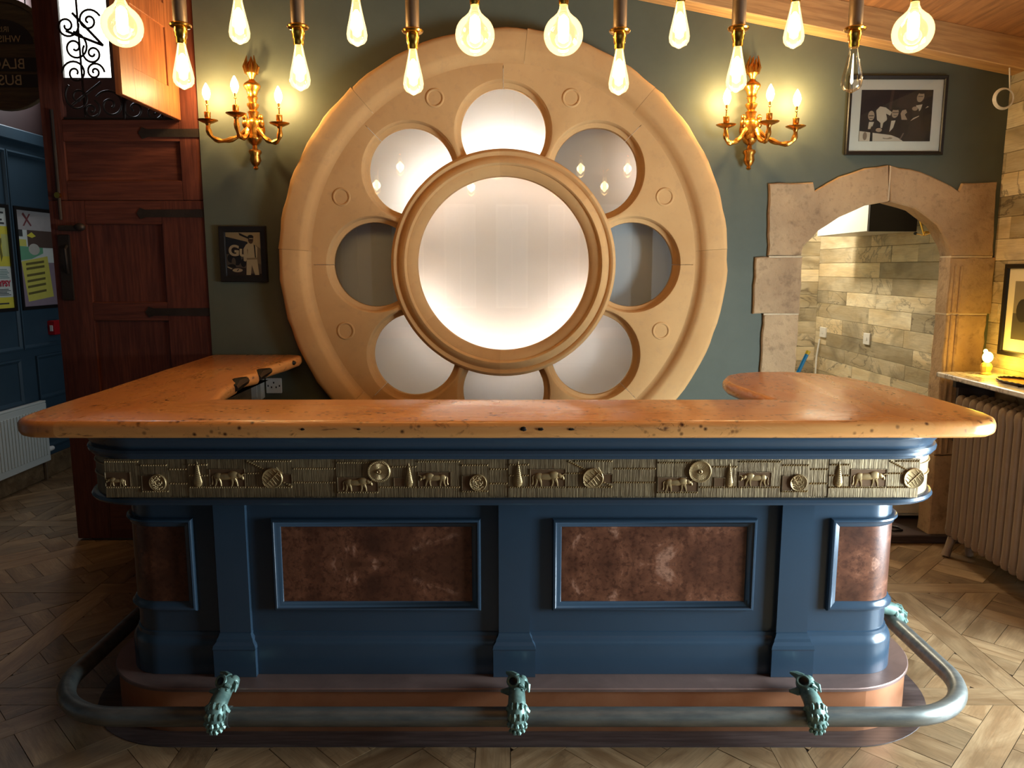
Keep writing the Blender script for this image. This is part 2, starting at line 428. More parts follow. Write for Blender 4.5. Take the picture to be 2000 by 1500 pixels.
def text(name, body, size, loc, rot, m, parent, align='CENTER', mirror=False, bold=0.0):
    cu = bpy.data.curves.new(name, 'FONT'); cu.body = body; cu.size = size; cu.align_x = align; cu.align_y = 'CENTER'
    cu.extrude = 0.0006; cu.offset = bold; cu.materials.append(m)
    tmp = bpy.data.objects.new(name, cu); COL.objects.link(tmp)
    me = bpy.data.meshes.new_from_object(tmp.evaluated_get(bpy.context.evaluated_depsgraph_get())); bpy.data.objects.remove(tmp)
    me.materials.clear(); me.materials.append(m)
    o = bpy.data.objects.new(name, me); COL.objects.link(o); o.rotation_euler = rot
    if mirror: o.scale = (-1, 1, 1)
    o.parent = parent; o.location = Vector(loc)-wloc(parent); return o

# ================================================================== SETTING
zb = lambda x: 3.096-0.189*x               # underside of the wall beam
zc = lambda x: zb(x)+0.15                  # underside of the ceiling
# ---- floor: parquet blocks in panels of crossed strips
fl = MB().box(-4.2, 3.2, REAR-0.3, 7.2, -0.12, -0.004).build('floor', M['parquet_bed']); tag(fl, kind='structure')
def clip(poly, inside, cut):
    out = []
    for i in range(len(poly)):
        a, b = poly[i-1], poly[i]; ia, ib = inside(a), inside(b)
        if ia != ib: out.append(cut(a, b))
        if ib: out.append(b)
    return out
def clip_square(poly, x0, x1, y0, y1):
    for ax, lim, sg in ((0, x0, 1), (0, x1, -1), (1, y0, 1), (1, y1, -1)):
        if not poly: return poly
        poly = clip(poly, lambda p: sg*(p[ax]-lim) >= 0,
                    lambda a, b: tuple(a[k]+(b[k]-a[k])*((lim-a[ax])/(b[ax]-a[ax])) for k in (0, 1)))
    return poly
def parea(p): return 0.5*abs(sum(p[i-1][0]*p[i][1]-p[i][0]*p[i-1][1] for i in range(len(p))))
blocks = []       # (polygon, grain angle)
PW, BW, GAP = 0.98, 0.115, 0.0012
for i in range(-4, 4):
    for j in range(-1, 7):
        X0, Y0 = -0.12+i*PW, 1.62+j*PW
        def rect(x0, x1, y0, y1, ang): blocks.append(([(x0+GAP, y0+GAP), (x1-GAP, y0+GAP), (x1-GAP, y1-GAP), (x0+GAP, y1-GAP)], ang))
        rect(X0, X0+PW, Y0, Y0+BW, 0); rect(X0, X0+BW, Y0+BW, Y0+PW, PI/2)
        a0, a1, b0, b1 = X0+BW, X0+PW, Y0+BW, Y0+PW
        cx, cy = (a0+a1)/2, (b0+b1)/2; r2 = math.sqrt(0.5); S = 0.36
        def dia(u0, u1, v0, v1, ang):
            q = [(u0+GAP, v0+GAP), (u1-GAP, v0+GAP), (u1-GAP, v1-GAP), (u0+GAP, v1-GAP)]
            q = [(cx+(u-v)*r2, cy+(u+v)*r2) for u, v in q]
            q = clip_square(q, a0+GAP, a1-GAP, b0+GAP, b1-GAP)
            if q and parea(q) > 0.0012: blocks.append((q, ang))
        for k in range(-2, 3):
            v = k*S
            if k % 2 == 0: dia(-0.7, 0.7, v-BW/2, v+BW/2, PI/4)
            else: dia(-0.7, 0, v-BW/2, v+BW/2, PI/4); dia(0, 0.7, v-BW/2, v+BW/2, PI/4)
            for m_ in range(-2, 3):
                u = m_*S
                dia(u-BW/2, u+BW/2, v+BW/2, v+S-BW/2, 3*PI/4)
                h = (S-BW)/2
                if (k+m_) % 2: dia(u+BW/2, u+S-BW/2, v+BW/2, v+BW/2+h, PI/4); dia(u+BW/2, u+S-BW/2, v+BW/2+h, v+S-BW/2, PI/4)
                else: dia(u+BW/2, u+BW/2+h, v+BW/2, v+S-BW/2, 3*PI/4); dia(u+BW/2+h, u+S-BW/2, v+BW/2, v+S-BW/2, 3*PI/4)
def vis_size(poly):
    cx = sum(p[0] for p in poly)/len(poly); cy = sum(p[1] for p in poly)/len(poly)
    if cy < 1.5: return 0
    z = cy*math.cos(PITCH)+CAMH*math.sin(PITCH); px = 1000+FPX*cx/z
    py = 750+FPX*(CAMH*math.cos(PITCH)-cy*math.sin(PITCH))/z
    if not (-60 < px < 2060 and py < 1540): return 0
    if -1.42 < cx < 1.40 and 2.48 < cy: return 0
    if cy > 4.6 and cx > -2.4: return 0.0
    return parea(poly)/z**3
keep = sorted(blocks, key=lambda b: -vis_size(b[0]))
def block_mesh(poly, ang, mb):
    cx = sum(p[0] for p in poly)/len(poly); cy = sum(p[1] for p in poly)/len(poly)
    c, s = math.cos(-ang), math.sin(-ang)
    loc = [((x-cx)*c-(y-cy)*s, (x-cx)*s+(y-cy)*c) for x, y in poly]
    mb.prism_xy(loc, -0.02, 0.0); return cx, cy
rest = MB()
for k, (poly, ang) in enumerate(keep):
    if k < 300 and vis_size(poly) > 0:
        mb = MB(); cx, cy = block_mesh(poly, ang, mb)
        o = mb.build('parquet_block', M['parquet'], fl, loc=(cx, cy, random.uniform(-0.0012, 0)), rot=(0, 0, ang))
    else:
        rest.prism_xy(poly, -0.02, 0.0)
tag(rest.build('parquet_blocks_beyond', M['parquet'], fl), kind='stuff')

# ---- walls
ROSE_C = (P(983, 517, 4.2)[0], P(983, 517, 4.2)[1]); RS = 0.977
def ap(px, py, d=4.282): return P(px, py, d)
intr = [(1566, 503), (1571, 480), (1600, 450), (1640, 424), (1690, 402), (1738, 394), (1790, 408), (1830, 440), (1853, 480), (1858, 503)]
intr_w = [ap(*p) for p in intr]
jl, jr = intr_w[0][0], intr_w[-1][0]
hole_arch = [(jl-0.04, -0.3)]+[(x+(-0.04 if x < 1.9 else 0.04), z+0.03) for x, z in intr_w]+[(jr+0.04, -0.3)]
hole_arch[0] = (jl-0.04, 0.0); hole_arch[-1] = (jr+0.04, 0.0)
WL = -1.687
outer = [(WL, 0.0), hole_arch[0]]+hole_arch[1:]+[(RIGHT+0.1, 0.0), (RIGHT+0.1, zc(RIGHT+0.1)+0.05), (WL, zc(WL)+0.05)]
rose_hole = [(x, z) for x, z in arc(ROSE_C[0], ROSE_C[1], 1.12*RS, 0, 2*PI, 96)[:-1]]
me = curve_fill('wall_back', [outer, rose_hole], 0.05, 0, M['green'])
tag(link('wall_back', me, loc=(0, BACK+0.05, 0)), kind='structure')
tag(MB().box(LEFT-0.3, WL, BACK, BACK+0.2, 3.42, 4.3).build('wall_above_door', M['green']), kind='structure')
wr = MB().box(RIGHT, RIGHT+0.2, REAR, 1.45, 0, 3.8).box(RIGHT, RIGHT+0.2, 2.65, 7.0, 0, 3.8).box(RIGHT, RIGHT+0.2, 1.45, 2.65, 0, 0.15).box(RIGHT, RIGHT+0.2, 1.45, 2.65, 1.4, 3.8)
wr = tag(wr.build('wall_right', M['plank'], rot=(0, 0, 0)), kind='structure')
# cladding boards on the plank wall (grain along local x -> turned along world y)
def plank(parent, y0, y1, z0, z1, x, th=0.014):
    L, H = y1-y0, z1-z0; mb = MB(); mb.box(-L/2+0.001, L/2-0.001, 0, th, -H/2+0.001, H/2-0.001, 0.0016)
    return mb.build('plank', M['plank'], parent, loc=(x, (y0+y1)/2, (z0+z1)/2), rot=(0, 0, -PI/2))
z = 0.02; row = 0
while z < 2.72:
    h = 0.112+random.uniform(-0.006, 0.014)
    y = 3.55-random.uniform(0, 0.5)
    while y < 6.74:
        L = random.choice((0.36, 0.5, 0.62, 0.8, 0.95)); y1 = min(y+L, 6.74)
        if 6.74-y1 < 0.18: y1 = 6.74
        seen = (y1 < 4.35 or y > 4.0)
        if y1 > 3.85 and z > 0.3: plank(wr, y, y1, z, z+h, RIGHT-0.0145 - random.uniform(0, 0.002), 0.014)
        y = y1
    z += h
wl = MB().box(LEFT-0.2, LEFT, REAR, 6.3, 0, 2.52).build('wall_left', M['blue_wall']); tag(wl, kind='structure')
tag(MB().box(LEFT-0.22, LEFT, REAR, 6.3, 2.52, 4.3).build('wall_left_upper', M['maroon']), kind='structure')
tag(MB().box(LEFT, LEFT+0.03, REAR, 6.14, 2.47, 2.56, 0.008).build('trim_1', M['blue_wall']), kind='structure')
prof = [(0, 0), (0, 0.016), (0.012, 0.018), (0.028, 0.006), (0.03, 0.0)]
for (y0, y1) in ((4.30, 5.02), (4.62+0.5, 5.50), (5.68, 6.1)):
    for (z0, z1) in ((0.22, 0.53), (0.60, 0.93)):
        mb = MB(); frame_yz(mb, y0, y1, z0, z1, LEFT, prof, 1); mb.build('panel_moulding', M['blue_wall'], wl)
for (y0, y1) in ((4.30, 4.89), (4.92, 5.535), (5.545, 6.13)):
    mb = MB(); frame_yz(mb, y0, y1, 0.99, 2.40, LEFT, prof, 1); mb.build('panel_moulding', M['blue_wall'], wl)
tag(MB().box(LEFT, LEFT+0.02, REAR, 6.14, 0, 0.16, 0.004).build('baseboard_left', M['parquet']), kind='structure')
tag(MB().box(LEFT-0.2, WL, 6.15, 6.3, 0, 3.0).box(LEFT-0.2, -3.46, 6.15, 6.3, 3.0, 3.75).box(-3.05, WL, 6.15, 6.3, 3.0, 3.75).box(LEFT-0.2, WL, 6.15, 6.3, 3.75, 4.3).build('wall_passage_end', M['maroon']), kind='structure')
tag(MB().box(WL, WL+0.15, BACK+0.10, 4.88, 0, 4.3).box(WL, WL+0.15, 5.82, 6.3, 0, 4.3).box(WL, WL+0.15, 4.88, 5.82, 0, 0.48).box(WL, WL+0.15, 4.88, 5.82, 2.22, 4.3).build('wall_passage_right', M['maroon']), kind='structure')
w = thing('window_11', None, None, (WL+0.1, 5.35, 0.48), kind='structure')  # window added out of view, made to carry the passage fill light
MB().box(WL+0.10, WL+0.11, 4.88, 5.82, 0.48, 2.22).build('pane', M['daypane'], w)
mb = MB(); frame_yz(mb, 4.88, 5.82, 0.48, 2.22, WL+0.03, [(0, 0), (0.03, 0), (0.03, 0.05), (0, 0.05), (0, 0)], 1); mb.build('window_frame', M['frame_white'], w)
w3 = thing('window_3', None, None, (-3.25, 6.2, 3.0), kind='structure')
MB().box(-3.46, -3.05, 6.2, 6.22, 3.0, 3.75).build('pane', M['skypane'], w3)
mb = MB(); frame_xz(mb, -3.46, -3.05, 3.0, 3.75, 6.2, [(0, 0), (0, 0.03), (0.02, 0.03), (0.02, 0)]); mb.build('window_frame', M['black'], w3)
tag(MB().box(RIGHT-1.6, RIGHT+0.2, 6.75, 6.9, 0, 3.0).build('wall_corridor_end', M['plank']), kind='structure')
we = bpy.data.objects['wall_corridor_end']
z = 0.3
while z < 2.3:
    h = 0.112+random.uniform(-0.006, 0.014)
    xs = [2.1, 2.1+random.uniform(0.2, 0.4), RIGHT-0.016]
    for a, b in zip(xs[:-1], xs[1:]):
        MB().box(-(b-a)/2+0.001, (b-a)/2-0.001, -0.007, 0.007, -h/2+0.001, h/2-0.001, 0.0016).build('plank', M['plank'], we, loc=((a+b)/2, 6.742, z+h/2))
    z += h
tag(MB().box(1.0, 1.1, BACK+0.10, 6.9, 0, 3.0).build('wall_corridor_left', M['green']), kind='structure')
tag(MB().box(1.0, RIGHT+0.2, BACK+0.10, 6.9, 2.7, 2.8).build('ceiling_corridor', M['white_paint']), kind='structure')
# rear wall with a row of tall windows, side window
rw = MB(); xs = [-4.0]
rw.box(-4, 3, REAR-0.2, REAR, 0, 0.95).box(-4, 3, REAR-0.2, REAR, 2.55, 4.3)
edges = [-4.0]
for k in range(7): edges += [-2.43+0.81*k-0.25, -2.43+0.81*k+0.25]
edges.append(3.0)
for a, b in zip(edges[0::2], edges[1::2]): rw.box(a, b, REAR-0.2, REAR, 0.95, 2.55)
tag(rw.build('wall_rear', M['rear']), kind='structure')
for k in range(7):
    x = -2.43+0.81*k
    w = thing('window_%d' % (4+k), None, None, (x, REAR-0.1, 0.95), kind='structure')
    mb = MB(); frame_xz(mb, x-0.25, x+0.25, 0.95, 2.55, REAR-0.12, [(0, 0), (0, 0.0), (0.03, 0.0), (0.03, -0.04), (0, -0.04), (0, 0)])
    mb.box(x-0.01, x+0.01, REAR-0.12, REAR-0.09, 0.98, 2.52); mb.build('window_frame', M['frame_white'], w)
    MB().box(x-0.25, x+0.25, REAR-0.185, REAR-0.18, 0.95, 2.55).build('pane', M['daypane'], w)
w = thing('window_2', None, None, (RIGHT+0.1, 2.05, 0.15), kind='structure')
mb = MB(); frame_yz(mb, 1.45, 2.65, 0.15, 1.4, RIGHT+0.02, [(0, 0), (0.05, 0), (0.05, 0.05), (0, 0.05), (0, 0)], 1)
mb.box(RIGHT+0.02, RIGHT+0.05, 2.03, 2.07, 0.2, 1.35); mb.build('window_frame', M['frame_white'], w)
MB().box(RIGHT+0.185, RIGHT+0.19, 1.45, 2.65, 0.15, 1.4).build('pane', M['daypane'], w)
# ceiling boards + beam against the wall
cl = thing('ceiling', None, None, (0, 0, 3.2), kind='structure')
x = -4.2; sl = math.atan(0.189)
mb = MB().loops([[(-4.2, yy, zc(-4.2)+0.03), (3.0, yy, zc(3.0)+0.03), (3.0, yy, zc(3.0)+0.13), (-4.2, yy, zc(-4.2)+0.13)] for yy in (REAR-0.2, 6.9)], cap0=True, cap1=True)
mb.build('ceiling_deck', M['ceil'], cl)
while x < 3.0:
    x1 = x+0.42; y = REAR
    while y < 4.29:
        y1 = min(y+1.95, 4.295)
        MB().box(-(y1-y)/2+0.002, (y1-y)/2-0.002, -0.211/math.cos(sl)+0.0015, 0.211/math.cos(sl)-0.0015, 0, 0.02, 0.002).build('board', M['ceil'], cl, loc=((x+x1)/2, (y+y1)/2, zc((x+x1)/2)), rot=Matrix.Rotation(sl, 3, 'Y').to_4x4().to_euler() if False else (Matrix.Rotation(sl, 3, 'Y') @ Matrix.Rotation(PI/2, 3, 'Z')).to_euler())
        y = y1
    x = x1
mb = MB(); mb.box(-2.35, 2.35, -0.065, 0.065, 0, 0.15, 0.004)
tag(mb.build('trim_2', M['beam'], loc=(0.42, BACK-0.066, zb(0.42)), rot=(0, sl, 0)), kind='structure')

# ================================================================== ROSE WINDOW
CX, CZ = ROSE_C; FY = 4.195
rose = thing('window_1', None, None, (CX, BACK, CZ-1.22), kind='structure')
rose['label'] = 'carved stone rose window with round backlit centre pane on green wall'
def sector(prof, a0, a1, n, cx=0, cz=0):
    L = []
    for i in range(n+1):
        a = a0+(a1-a0)*i/n
        L.append([(cx+r*math.cos(a), y, cz+r*math.sin(a)) for r, y in prof])
    mb = MB(); mb.loops(L, cap0=True, cap1=True); return mb
def dup(me, name, parent, loc, ang, nrand=0):
    return link(name, me, parent, loc, (0, -ang, 0))
g = 0.0005
# outer ring: eight curved blocks with flat face and hollow chamfer
R = RS
pr = [(1.243*R, BACK-FY), (1.245*R, 0.02), (1.235*R, 0.004), (1.215*R, 0.0), (1.135*R, 0.0), (1.118*R, 0.006), (1.098*R, 0.028), (1.082*R, 0.044), (1.06*R, 0.046), (1.06*R, BACK-FY), (1.15*R, BACK-FY)]
for k, a in enumerate((4, 49, 84, 131, 176, 222, 268, 315)):
    nxt = (49, 84, 131, 176, 222, 268, 315, 364)[k]
    prj = [(r+(random.uniform(-0.0015, 0.0015) if i < 3 else 0), y) for i, (r, y) in enumerate(pr)]
    mb = MB(); L = []; n = 18
    ph = random.uniform(0, 9)
    for i in range(n+1):
        aa = math.radians(a)+g+(math.radians(nxt-a)-2*g)*i/n
        wob = 0.0025*math.sin(ph+i*1.7)+random.uniform(-0.002, 0.002)
        L.append([((r+(wob if q < 3 else 0))*math.cos(aa), y, (r+(wob if q < 3 else 0))*math.sin(aa)) for q, (r, y) in enumerate(prj)])
    mb.loops(L, cap0=True, cap1=True)
    mb.build('ring_stone', M['rose'], rose, 50, loc=(CX, FY, CZ))
# tracery plate: eight stones meeting on the axes of the lobes
LC = 0.722*R; RO = 1.075*R
def trace_loop(rl, rr, dy, nl=20):
    h = PI/8-0.0012; pts = []
    # seen in the frame of the spandrel axis (angle 0); lobes at +-22.5deg
    c1 = (LC*math.cos(PI/8), LC*math.sin(PI/8))
    pts += [(RO*math.cos(t), RO*math.sin(t)) for t in [-h+2*h*i/12 for i in range(13)]]
    # half lobe at +22.5, from its outer pole round to the ring
    dist = LC; ca = (dist*dist+rl*rl-rr*rr)/(2*dist*rl); ca = max(-1, min(1, ca)); be = math.acos(ca)   # angle at lobe centre, from direction to rose centre
    a_start = PI/8; a_end = PI/8-(PI-be)
    up = [(c1[0]+rl*math.cos(a_start+(a_end-a_start)*i/nl), c1[1]+rl*math.sin(a_start+(a_end-a_start)*i/nl)) for i in range(nl+1)]
    up[0] = ((LC+rl)*math.cos(h), (LC+rl)*math.sin(h))
    lo = [(x, -z) for x, z in reversed(up)]
    ua = math.atan2(up[-1][1], up[-1][0])
    if ua < 0.004: # lobes overlap: pull to the axis
        up = [(x, max(z, 0.006)) for x, z in up]; lo = [(x, -z) for x, z in reversed(up)]
    pts += up+lo
    return [(x, dy, z) for x, z in pts]
RR = 0.612*R
Ls = [trace_loop(a*R, RR, y) for a, y in ((0.276, 0.045), (0.268, 0.047), (0.262, 0.056), (0.257, 0.082), (0.247, 0.090), (0.236, 0.096), (0.234, 0.125))]
mb = MB(); mb.loops(Ls, cap0=True, cap1=True); me = mb.mesh('tracery_stone', M['rose'], 35)
mb = MB(); n = 28
for rr0, rr1 in ((0.040, 0.046),):
    mb.loops([[(0.965*R+q*math.cos(2*PI*i/n), y, q*math.sin(2*PI*i/n)) for i in range(n)] for q, y in ((0.036, 0.0455), (0.038, 0.0415), (0.043, 0.0405), (0.048, 0.0415), (0.050, 0.0455))])
me_r = mb.mesh('roundel', M['rose'], 60)
for k in range(8):
    a = PI/8+k*PI/4
    s_ = dup(me, 'tracery_stone', rose, (CX, FY, CZ), a)
    if k not in (5, 6):
        r_ = link('roundel', me_r, s_); r_.location = (0, 0, 0)
# centre ring
pr = [(0.628*R, 0.12), (0.628*R, 0.05), (0.622*R, 0.032), (0.610*R, 0.024), (0.597*R, 0.028), (0.590*R, 0.038), (0.582*R, 0.030), (0.565*R, 0.012), (0.548*R, 0.008), (0.540*R, 0.014), (0.536*R, 0.026), (0.530*R, 0.026), (0.492*R, 0.050), (0.484*R, 0.058), (0.484*R, 0.12)]
for a, b in ((-32, 38), (38, 92), (92, 143), (143, 216), (216, 268), (268, 328)):
    sector(pr, math.radians(a)+0.0002, math.radians(b)-0.0002, 20).build('centre_ring_stone', M['rose'], rose, 40, loc=(CX, FY, CZ))
# panes
GY = FY+0.112
mb = MB(); mb.lathe([(0.50*R, -0.003), (0.50*R, 0.003)], seg=72, axis='Y'); mb.build('pane', M['pane'], rose, loc=(CX, GY-0.012, CZ))
def lobe_pane():
    rl = 0.245*R; ca = (LC*LC+rl*rl-(0.60*R)**2)/(2*LC*rl); be = math.acos(max(-1, min(1, ca)))
    pts = [(LC+rl*math.cos(t), rl*math.sin(t)) for t in [-(PI-be)+2*(PI-be)*i/40 for i in range(41)]]
    a = math.atan2(pts[-1][1], pts[-1][0])
    pts += [(0.60*R*math.cos(a-2*a*i/12), 0.60*R*math.sin(a-2*a*i/12)) for i in range(1, 12)]
    return pts
mb = MB(); mb.prism_xz(lobe_pane(), -0.003, 0.003); me = mb.mesh('pane', M['pane'])
for k in range(8): dup(me, 'pane', rose, (CX, GY, CZ), k*PI/4)
# light box behind the glass: white back, sides, centre drum, led strips hidden behind the stone
BX = FY+0.30
mb = MB(); mb.lathe([(1.13*R, 0.0), (1.13*R, 0.02)], seg=72, axis='Y'); mb.build('light_box_back', M['opal'], rose, loc=(CX, BX, CZ))
mb = MB(); mb.loops([[(r*math.cos(2*PI*i/72), y, r*math.sin(2*PI*i/72)) for i in range(72)] for r, y in ((1.11*R, 0.125), (1.11*R, 0.30), (1.125*R, 0.30), (1.125*R, 0.125))]); mb.build('light_box_side', M['opal'], rose, loc=(CX, FY, CZ))
mb = MB(); mb.loops([[(r*math.cos(2*PI*i/72), y, r*math.sin(2*PI*i/72)) for i in range(72)] for r, y in ((0.585*R, 0.12), (0.585*R, 0.30), (0.60*R, 0.30), (0.60*R, 0.12))]); mb.build('light_box_drum', M['opal'], rose, loc=(CX, FY, CZ))
mb = MB(); mb.box(0.60*R, 1.11*R, 0.125, 0.30, -0.004, 0.004); me = mb.mesh('light_box_divider', M['opal'])
for k in range(8): dup(me, 'light_box_divider', rose, (CX, FY, CZ), PI/8+k*PI/4)
def led(r, a0, a1, y, n, w=0.006, m='led'):
    sector([(r-w, y), (r+w, y), (r+w, y+0.006), (r-w, y+0.006)], math.radians(a0), math.radians(a1), n).build('led_strip', M[m], rose, loc=(CX, FY, CZ))
led(0.535*R, 195, 345, 0.125, 40)
led(0.535*R, 30, 150, 0.125, 14, 0.0012)
led(0.615*R, 70, 110, 0.13, 12, 0.010, 'led_bright')
led(0.615*R, 112, 150, 0.13, 10, 0.006, 'led_bright')
led(0.98*R, 22, 42, 0.13, 8, 0.003)
led(0.615*R, 205, 245, 0.13, 8, 0.0012); led(0.615*R, 255, 335, 0.13, 8, 0.0012)

# ================================================================== STONE ARCHWAY
ar = thing('door_2', None, None, (ap(1715, 700)[0], BACK, 0), kind='structure')
ar['label'] = 'weathered sandstone arched doorway to plank-lined corridor'
def stone_block(poly_px, y0=4.282, y1=BACK+0.10, jag=0.004):
    pts = [ap(*p) if p[1] is not None else p for p in poly_px]
    # densify + jitter for a worn edge
    out = []
    for i in range(len(pts)):
        a, b = pts[i], pts[(i+1) % len(pts)]
        n = max(1, int(math.dist(a, b)/0.05))
        for k in range(n):
            t = k/n; j = jag if 0 < k else jag*0.4
            out.append((a[0]+(b[0]-a[0])*t+random.uniform(-j, j), a[1]+(b[1]-a[1])*t+random.uniform(-j, j)))
    c = (sum(p[0] for p in out)/len(out), sum(p[1] for p in out)/len(out))
    def shrink(k): 
        res = []
        n = len(out)
        for i in range(n):
            ax, az = out[i-1]; bx, bz = out[(i+1) % n]; tx, tz = bx-ax, bz-az; l = math.hypot(tx, tz) or 1
            res.append((out[i][0]+tz/l*k*SG, out[i][1]-tx/l*k*SG))
        return res
    area_ = sum(out[i-1][0]*out[i][1]-out[i][0]*out[i-1][1] for i in range(len(out)))
    SG = -1 if area_ > 0 else 1
    mb = MB(); mb.loops([[(x, y0, z) for x, z in shrink(0.008)], [(x, y0+0.008, z) for x, z in shrink(0.001)], [(x, y1, z) for x, z in shrink(0.001)]], cap0=True, cap1=True)
    return mb.build('stone_block', M['arch'], ar, 30)
li = intr[:6]; ri = intr[5:]
stone_block([(1500, 500), (1502, 358), (1590, 355), (1592, 372), (1640, 344), (1690, 328), (1736.5, 322), (1736.5, 394)]+[p for p in reversed(li[:-1])][:-1]+[(1566, 500)])
stone_block([(1738.5, 322), (1800, 336), (1842, 354), (1874, 373), (1880, 357), (1949, 355), (1941, 500), (1858, 500)]+[p for p in reversed(ri[1:-1])]+[(1738.5, 394)])
def jamb(px):  # keep verticals true: give world polygon through P at its own row
    return px
def block_w(x0, x1, z0, z1, x1b=None):
    pts = [(x0, z0), (x0, z1), (x1, z1), (x1, z0)]
    mb = MB(); rows = []
    out = []
    for i in range(4):
        a, b = pts[i], pts[(i+1) % 4]; n = max(1, int(math.dist(a, b)/0.05))
        for k in range(n):
            t = k/n; j = 0.004 if k else 0.001
            out.append((a[0]+(b[0]-a[0])*t+random.uniform(-j, j), a[1]+(b[1]-a[1])*t+random.uniform(-j, j)))
    cx, cz_ = (x0+x1)/2, (z0+z1)/2
    sh = lambda k: [(x+(k if x < cx else -k)*min(1, abs(x-cx)/((x1-x0)/2)), z+(k if z < cz_ else -k)*min(1, abs(z-cz_)/((z1-z0)/2))) for x, z in out]
    mb.loops([[(x, 4.282, z) for x, z in sh(0.006)], [(x, 4.288, z) for x, z in out], [(x, BACK+0.10, z) for x, z in out]], cap0=True, cap1=True)
    return mb.build('stone_block', M['arch'], ar, 30)
zA = ap(1520, 502)[1]; zB = ap(1520, 614)[1]
xo1, xo2 = ap(1473, 560)[0], ap(1489, 670)[0]
block_w(xo1, jl+0.006, zB+0.003, zA-0.002); block_w(xo2, jl, 0.52, zB-0.002); block_w(xo2-0.03, jl, 0.003, 0.517)
xr = ap(1940, 560)[0]; xr2 = xr-0.02
b1 = block_w(jr, xr, zB+0.003, zA-0.002); b2 = block_w(jr, xr2, 0.52, zB-0.002); b3 = block_w(jr, xr2, 0.003, 0.517)
for bb, z0, z1 in ((b1, zB+0.01, zA-0.05), (b2, 0.53, zB-0.004)):
    for q in (0.03, 0.062):
        MB().tube([(jr+q, 4.284, z0), (jr+q, 4.284, z1)], 0.010, 8).build('roll_moulding', M['arch'], bb, True)
xm = ap(1737.5, 360)[0]
for a_, b_, c_, d_ in ((xm-0.004, xm+0.004, ap(1737, 394)[1]+0.006, ap(1737, 322)[1]-0.006), (ap(1502, 501)[0], jl, zA-0.004, zA+0.006), (xo2, jl, zB-0.004, zB+0.005), (jr, xr2, zA-0.004, zA+0.006), (jr, xr2, zB-0.004, zB+0.005)):
    MB().box(a_, b_, 4.2835, 4.39, c_, d_).build('mortar_joint', M['mortar'], ar)
# threshold
tag(MB().box(jl-0.1, RIGHT-0.02, BACK-0.04, BACK+0.28, 0, 0.05, 0.006).build('trim_3', M['edging']), kind='structure')

# ================================================================== PASSAGE DOOR
D0, D1, DY = -2.54, WL-0.004, BACK+0.012
door = thing('door_1', None, None, ((D0+D1)/2, DY, 0), kind='structure')
door['label'] = 'tall red-brown panelled door with iron scroll grille and open hatch'
def bar(name, x0, x1, z0, z1, y0=0, y1=0.055, m='door', b=0.004, parent=door):
    cx, cz_ = (x0+x1)/2, (z0+z1)/2
    return MB().box(x0-cx, x1-cx, y0, y1, z0-cz_, z1-cz_, b).build(name, M[m], parent, loc=(cx, DY, cz_))
bar('stile', D0, -2.432, 1.945, 3.40); bar('stile', -1.80, D1, 1.945, 3.40)
bar('stile', D0, -2.345, 0.012, 1.943); bar('stile', -1.925, D1, 0.012, 1.943)
bar('rail', -2.43, -1.802, 2.255, 2.37, m='door_h'); bar('rail', -2.43, -1.802, 1.945, 2.05, m='door_h'); bar('rail', -2.43, -1.802, 3.30, 3.40, m='door_h')
bar('rail', -2.343, -1.927, 1.815, 1.943, m='door_h'); bar('rail', -2.343, -1.927, 1.285, 1.39, m='door_h'); bar('rail', -2.343, -1.927, 0.012, 0.33, m='door_h')
bar('door_panel', -2.43, -1.802, 2.04, 2.26, 0.02, 0.045, 'door_h', 0.001); bar('door_panel', -2.345, -1.925, 1.38, 1.82, 0.02, 0.045, 'door', 0.001); bar('door_panel', -2.345, -1.925, 0.32, 1.29, 0.02, 0.045, 'door', 0.001)
for zz, xa in ((2.30, -2.02), (1.875, -2.06), (1.335, -2.05)):
    mb = MB(); mb.prism_xz([(D1, zz-0.022), (D1, zz+0.022), (xa+0.05, zz+0.02), (xa+0.02, zz+0.03), (xa, zz), (xa+0.02, zz-0.03), (xa+0.05, zz-0.02)], DY-0.006, DY-0.0005)
    mb.build('hinge_strap', M['iron'], door)
mb = MB(); mb.tube([(-2.475, DY-0.012, 1.84), (-2.475, DY-0.012, 2.42)], 0.009, 8); mb.build('bolt_rod', M['iron'], door, True)
MB().lathe([(0.016, 0), (0.016, 0.02), (0.01, 0.024)], (-2.475, DY-0.03, 1.97), 10, 'Y').build('bolt_knob', M['brass'], door, True)
mb = MB(); mb.box(-2.485, -2.37, DY-0.03, DY-0.001, 1.78, 1.81, 0.004); mb.ell((-2.37, DY-0.02, 1.80), (0.03, 0.022, 0.022)); mb.build('latch', M['iron'], door, True)
mb = MB(); mb.box(-2.50, -2.44, DY-0.014, DY-0.0005, 1.40, 1.76, 0.004); mb.build('lock_plate', M['iron'], door)
mb = MB(); mb.tube([(-2.455, DY-0.012, 1.70), (-2.45, DY-0.04, 1.68), (-2.445, DY-0.045, 1.62), (-2.45, DY-0.035, 1.57), (-2.46, DY-0.012, 1.55)], 0.008, 8); mb.build('pull_handle', M['iron'], door, True)
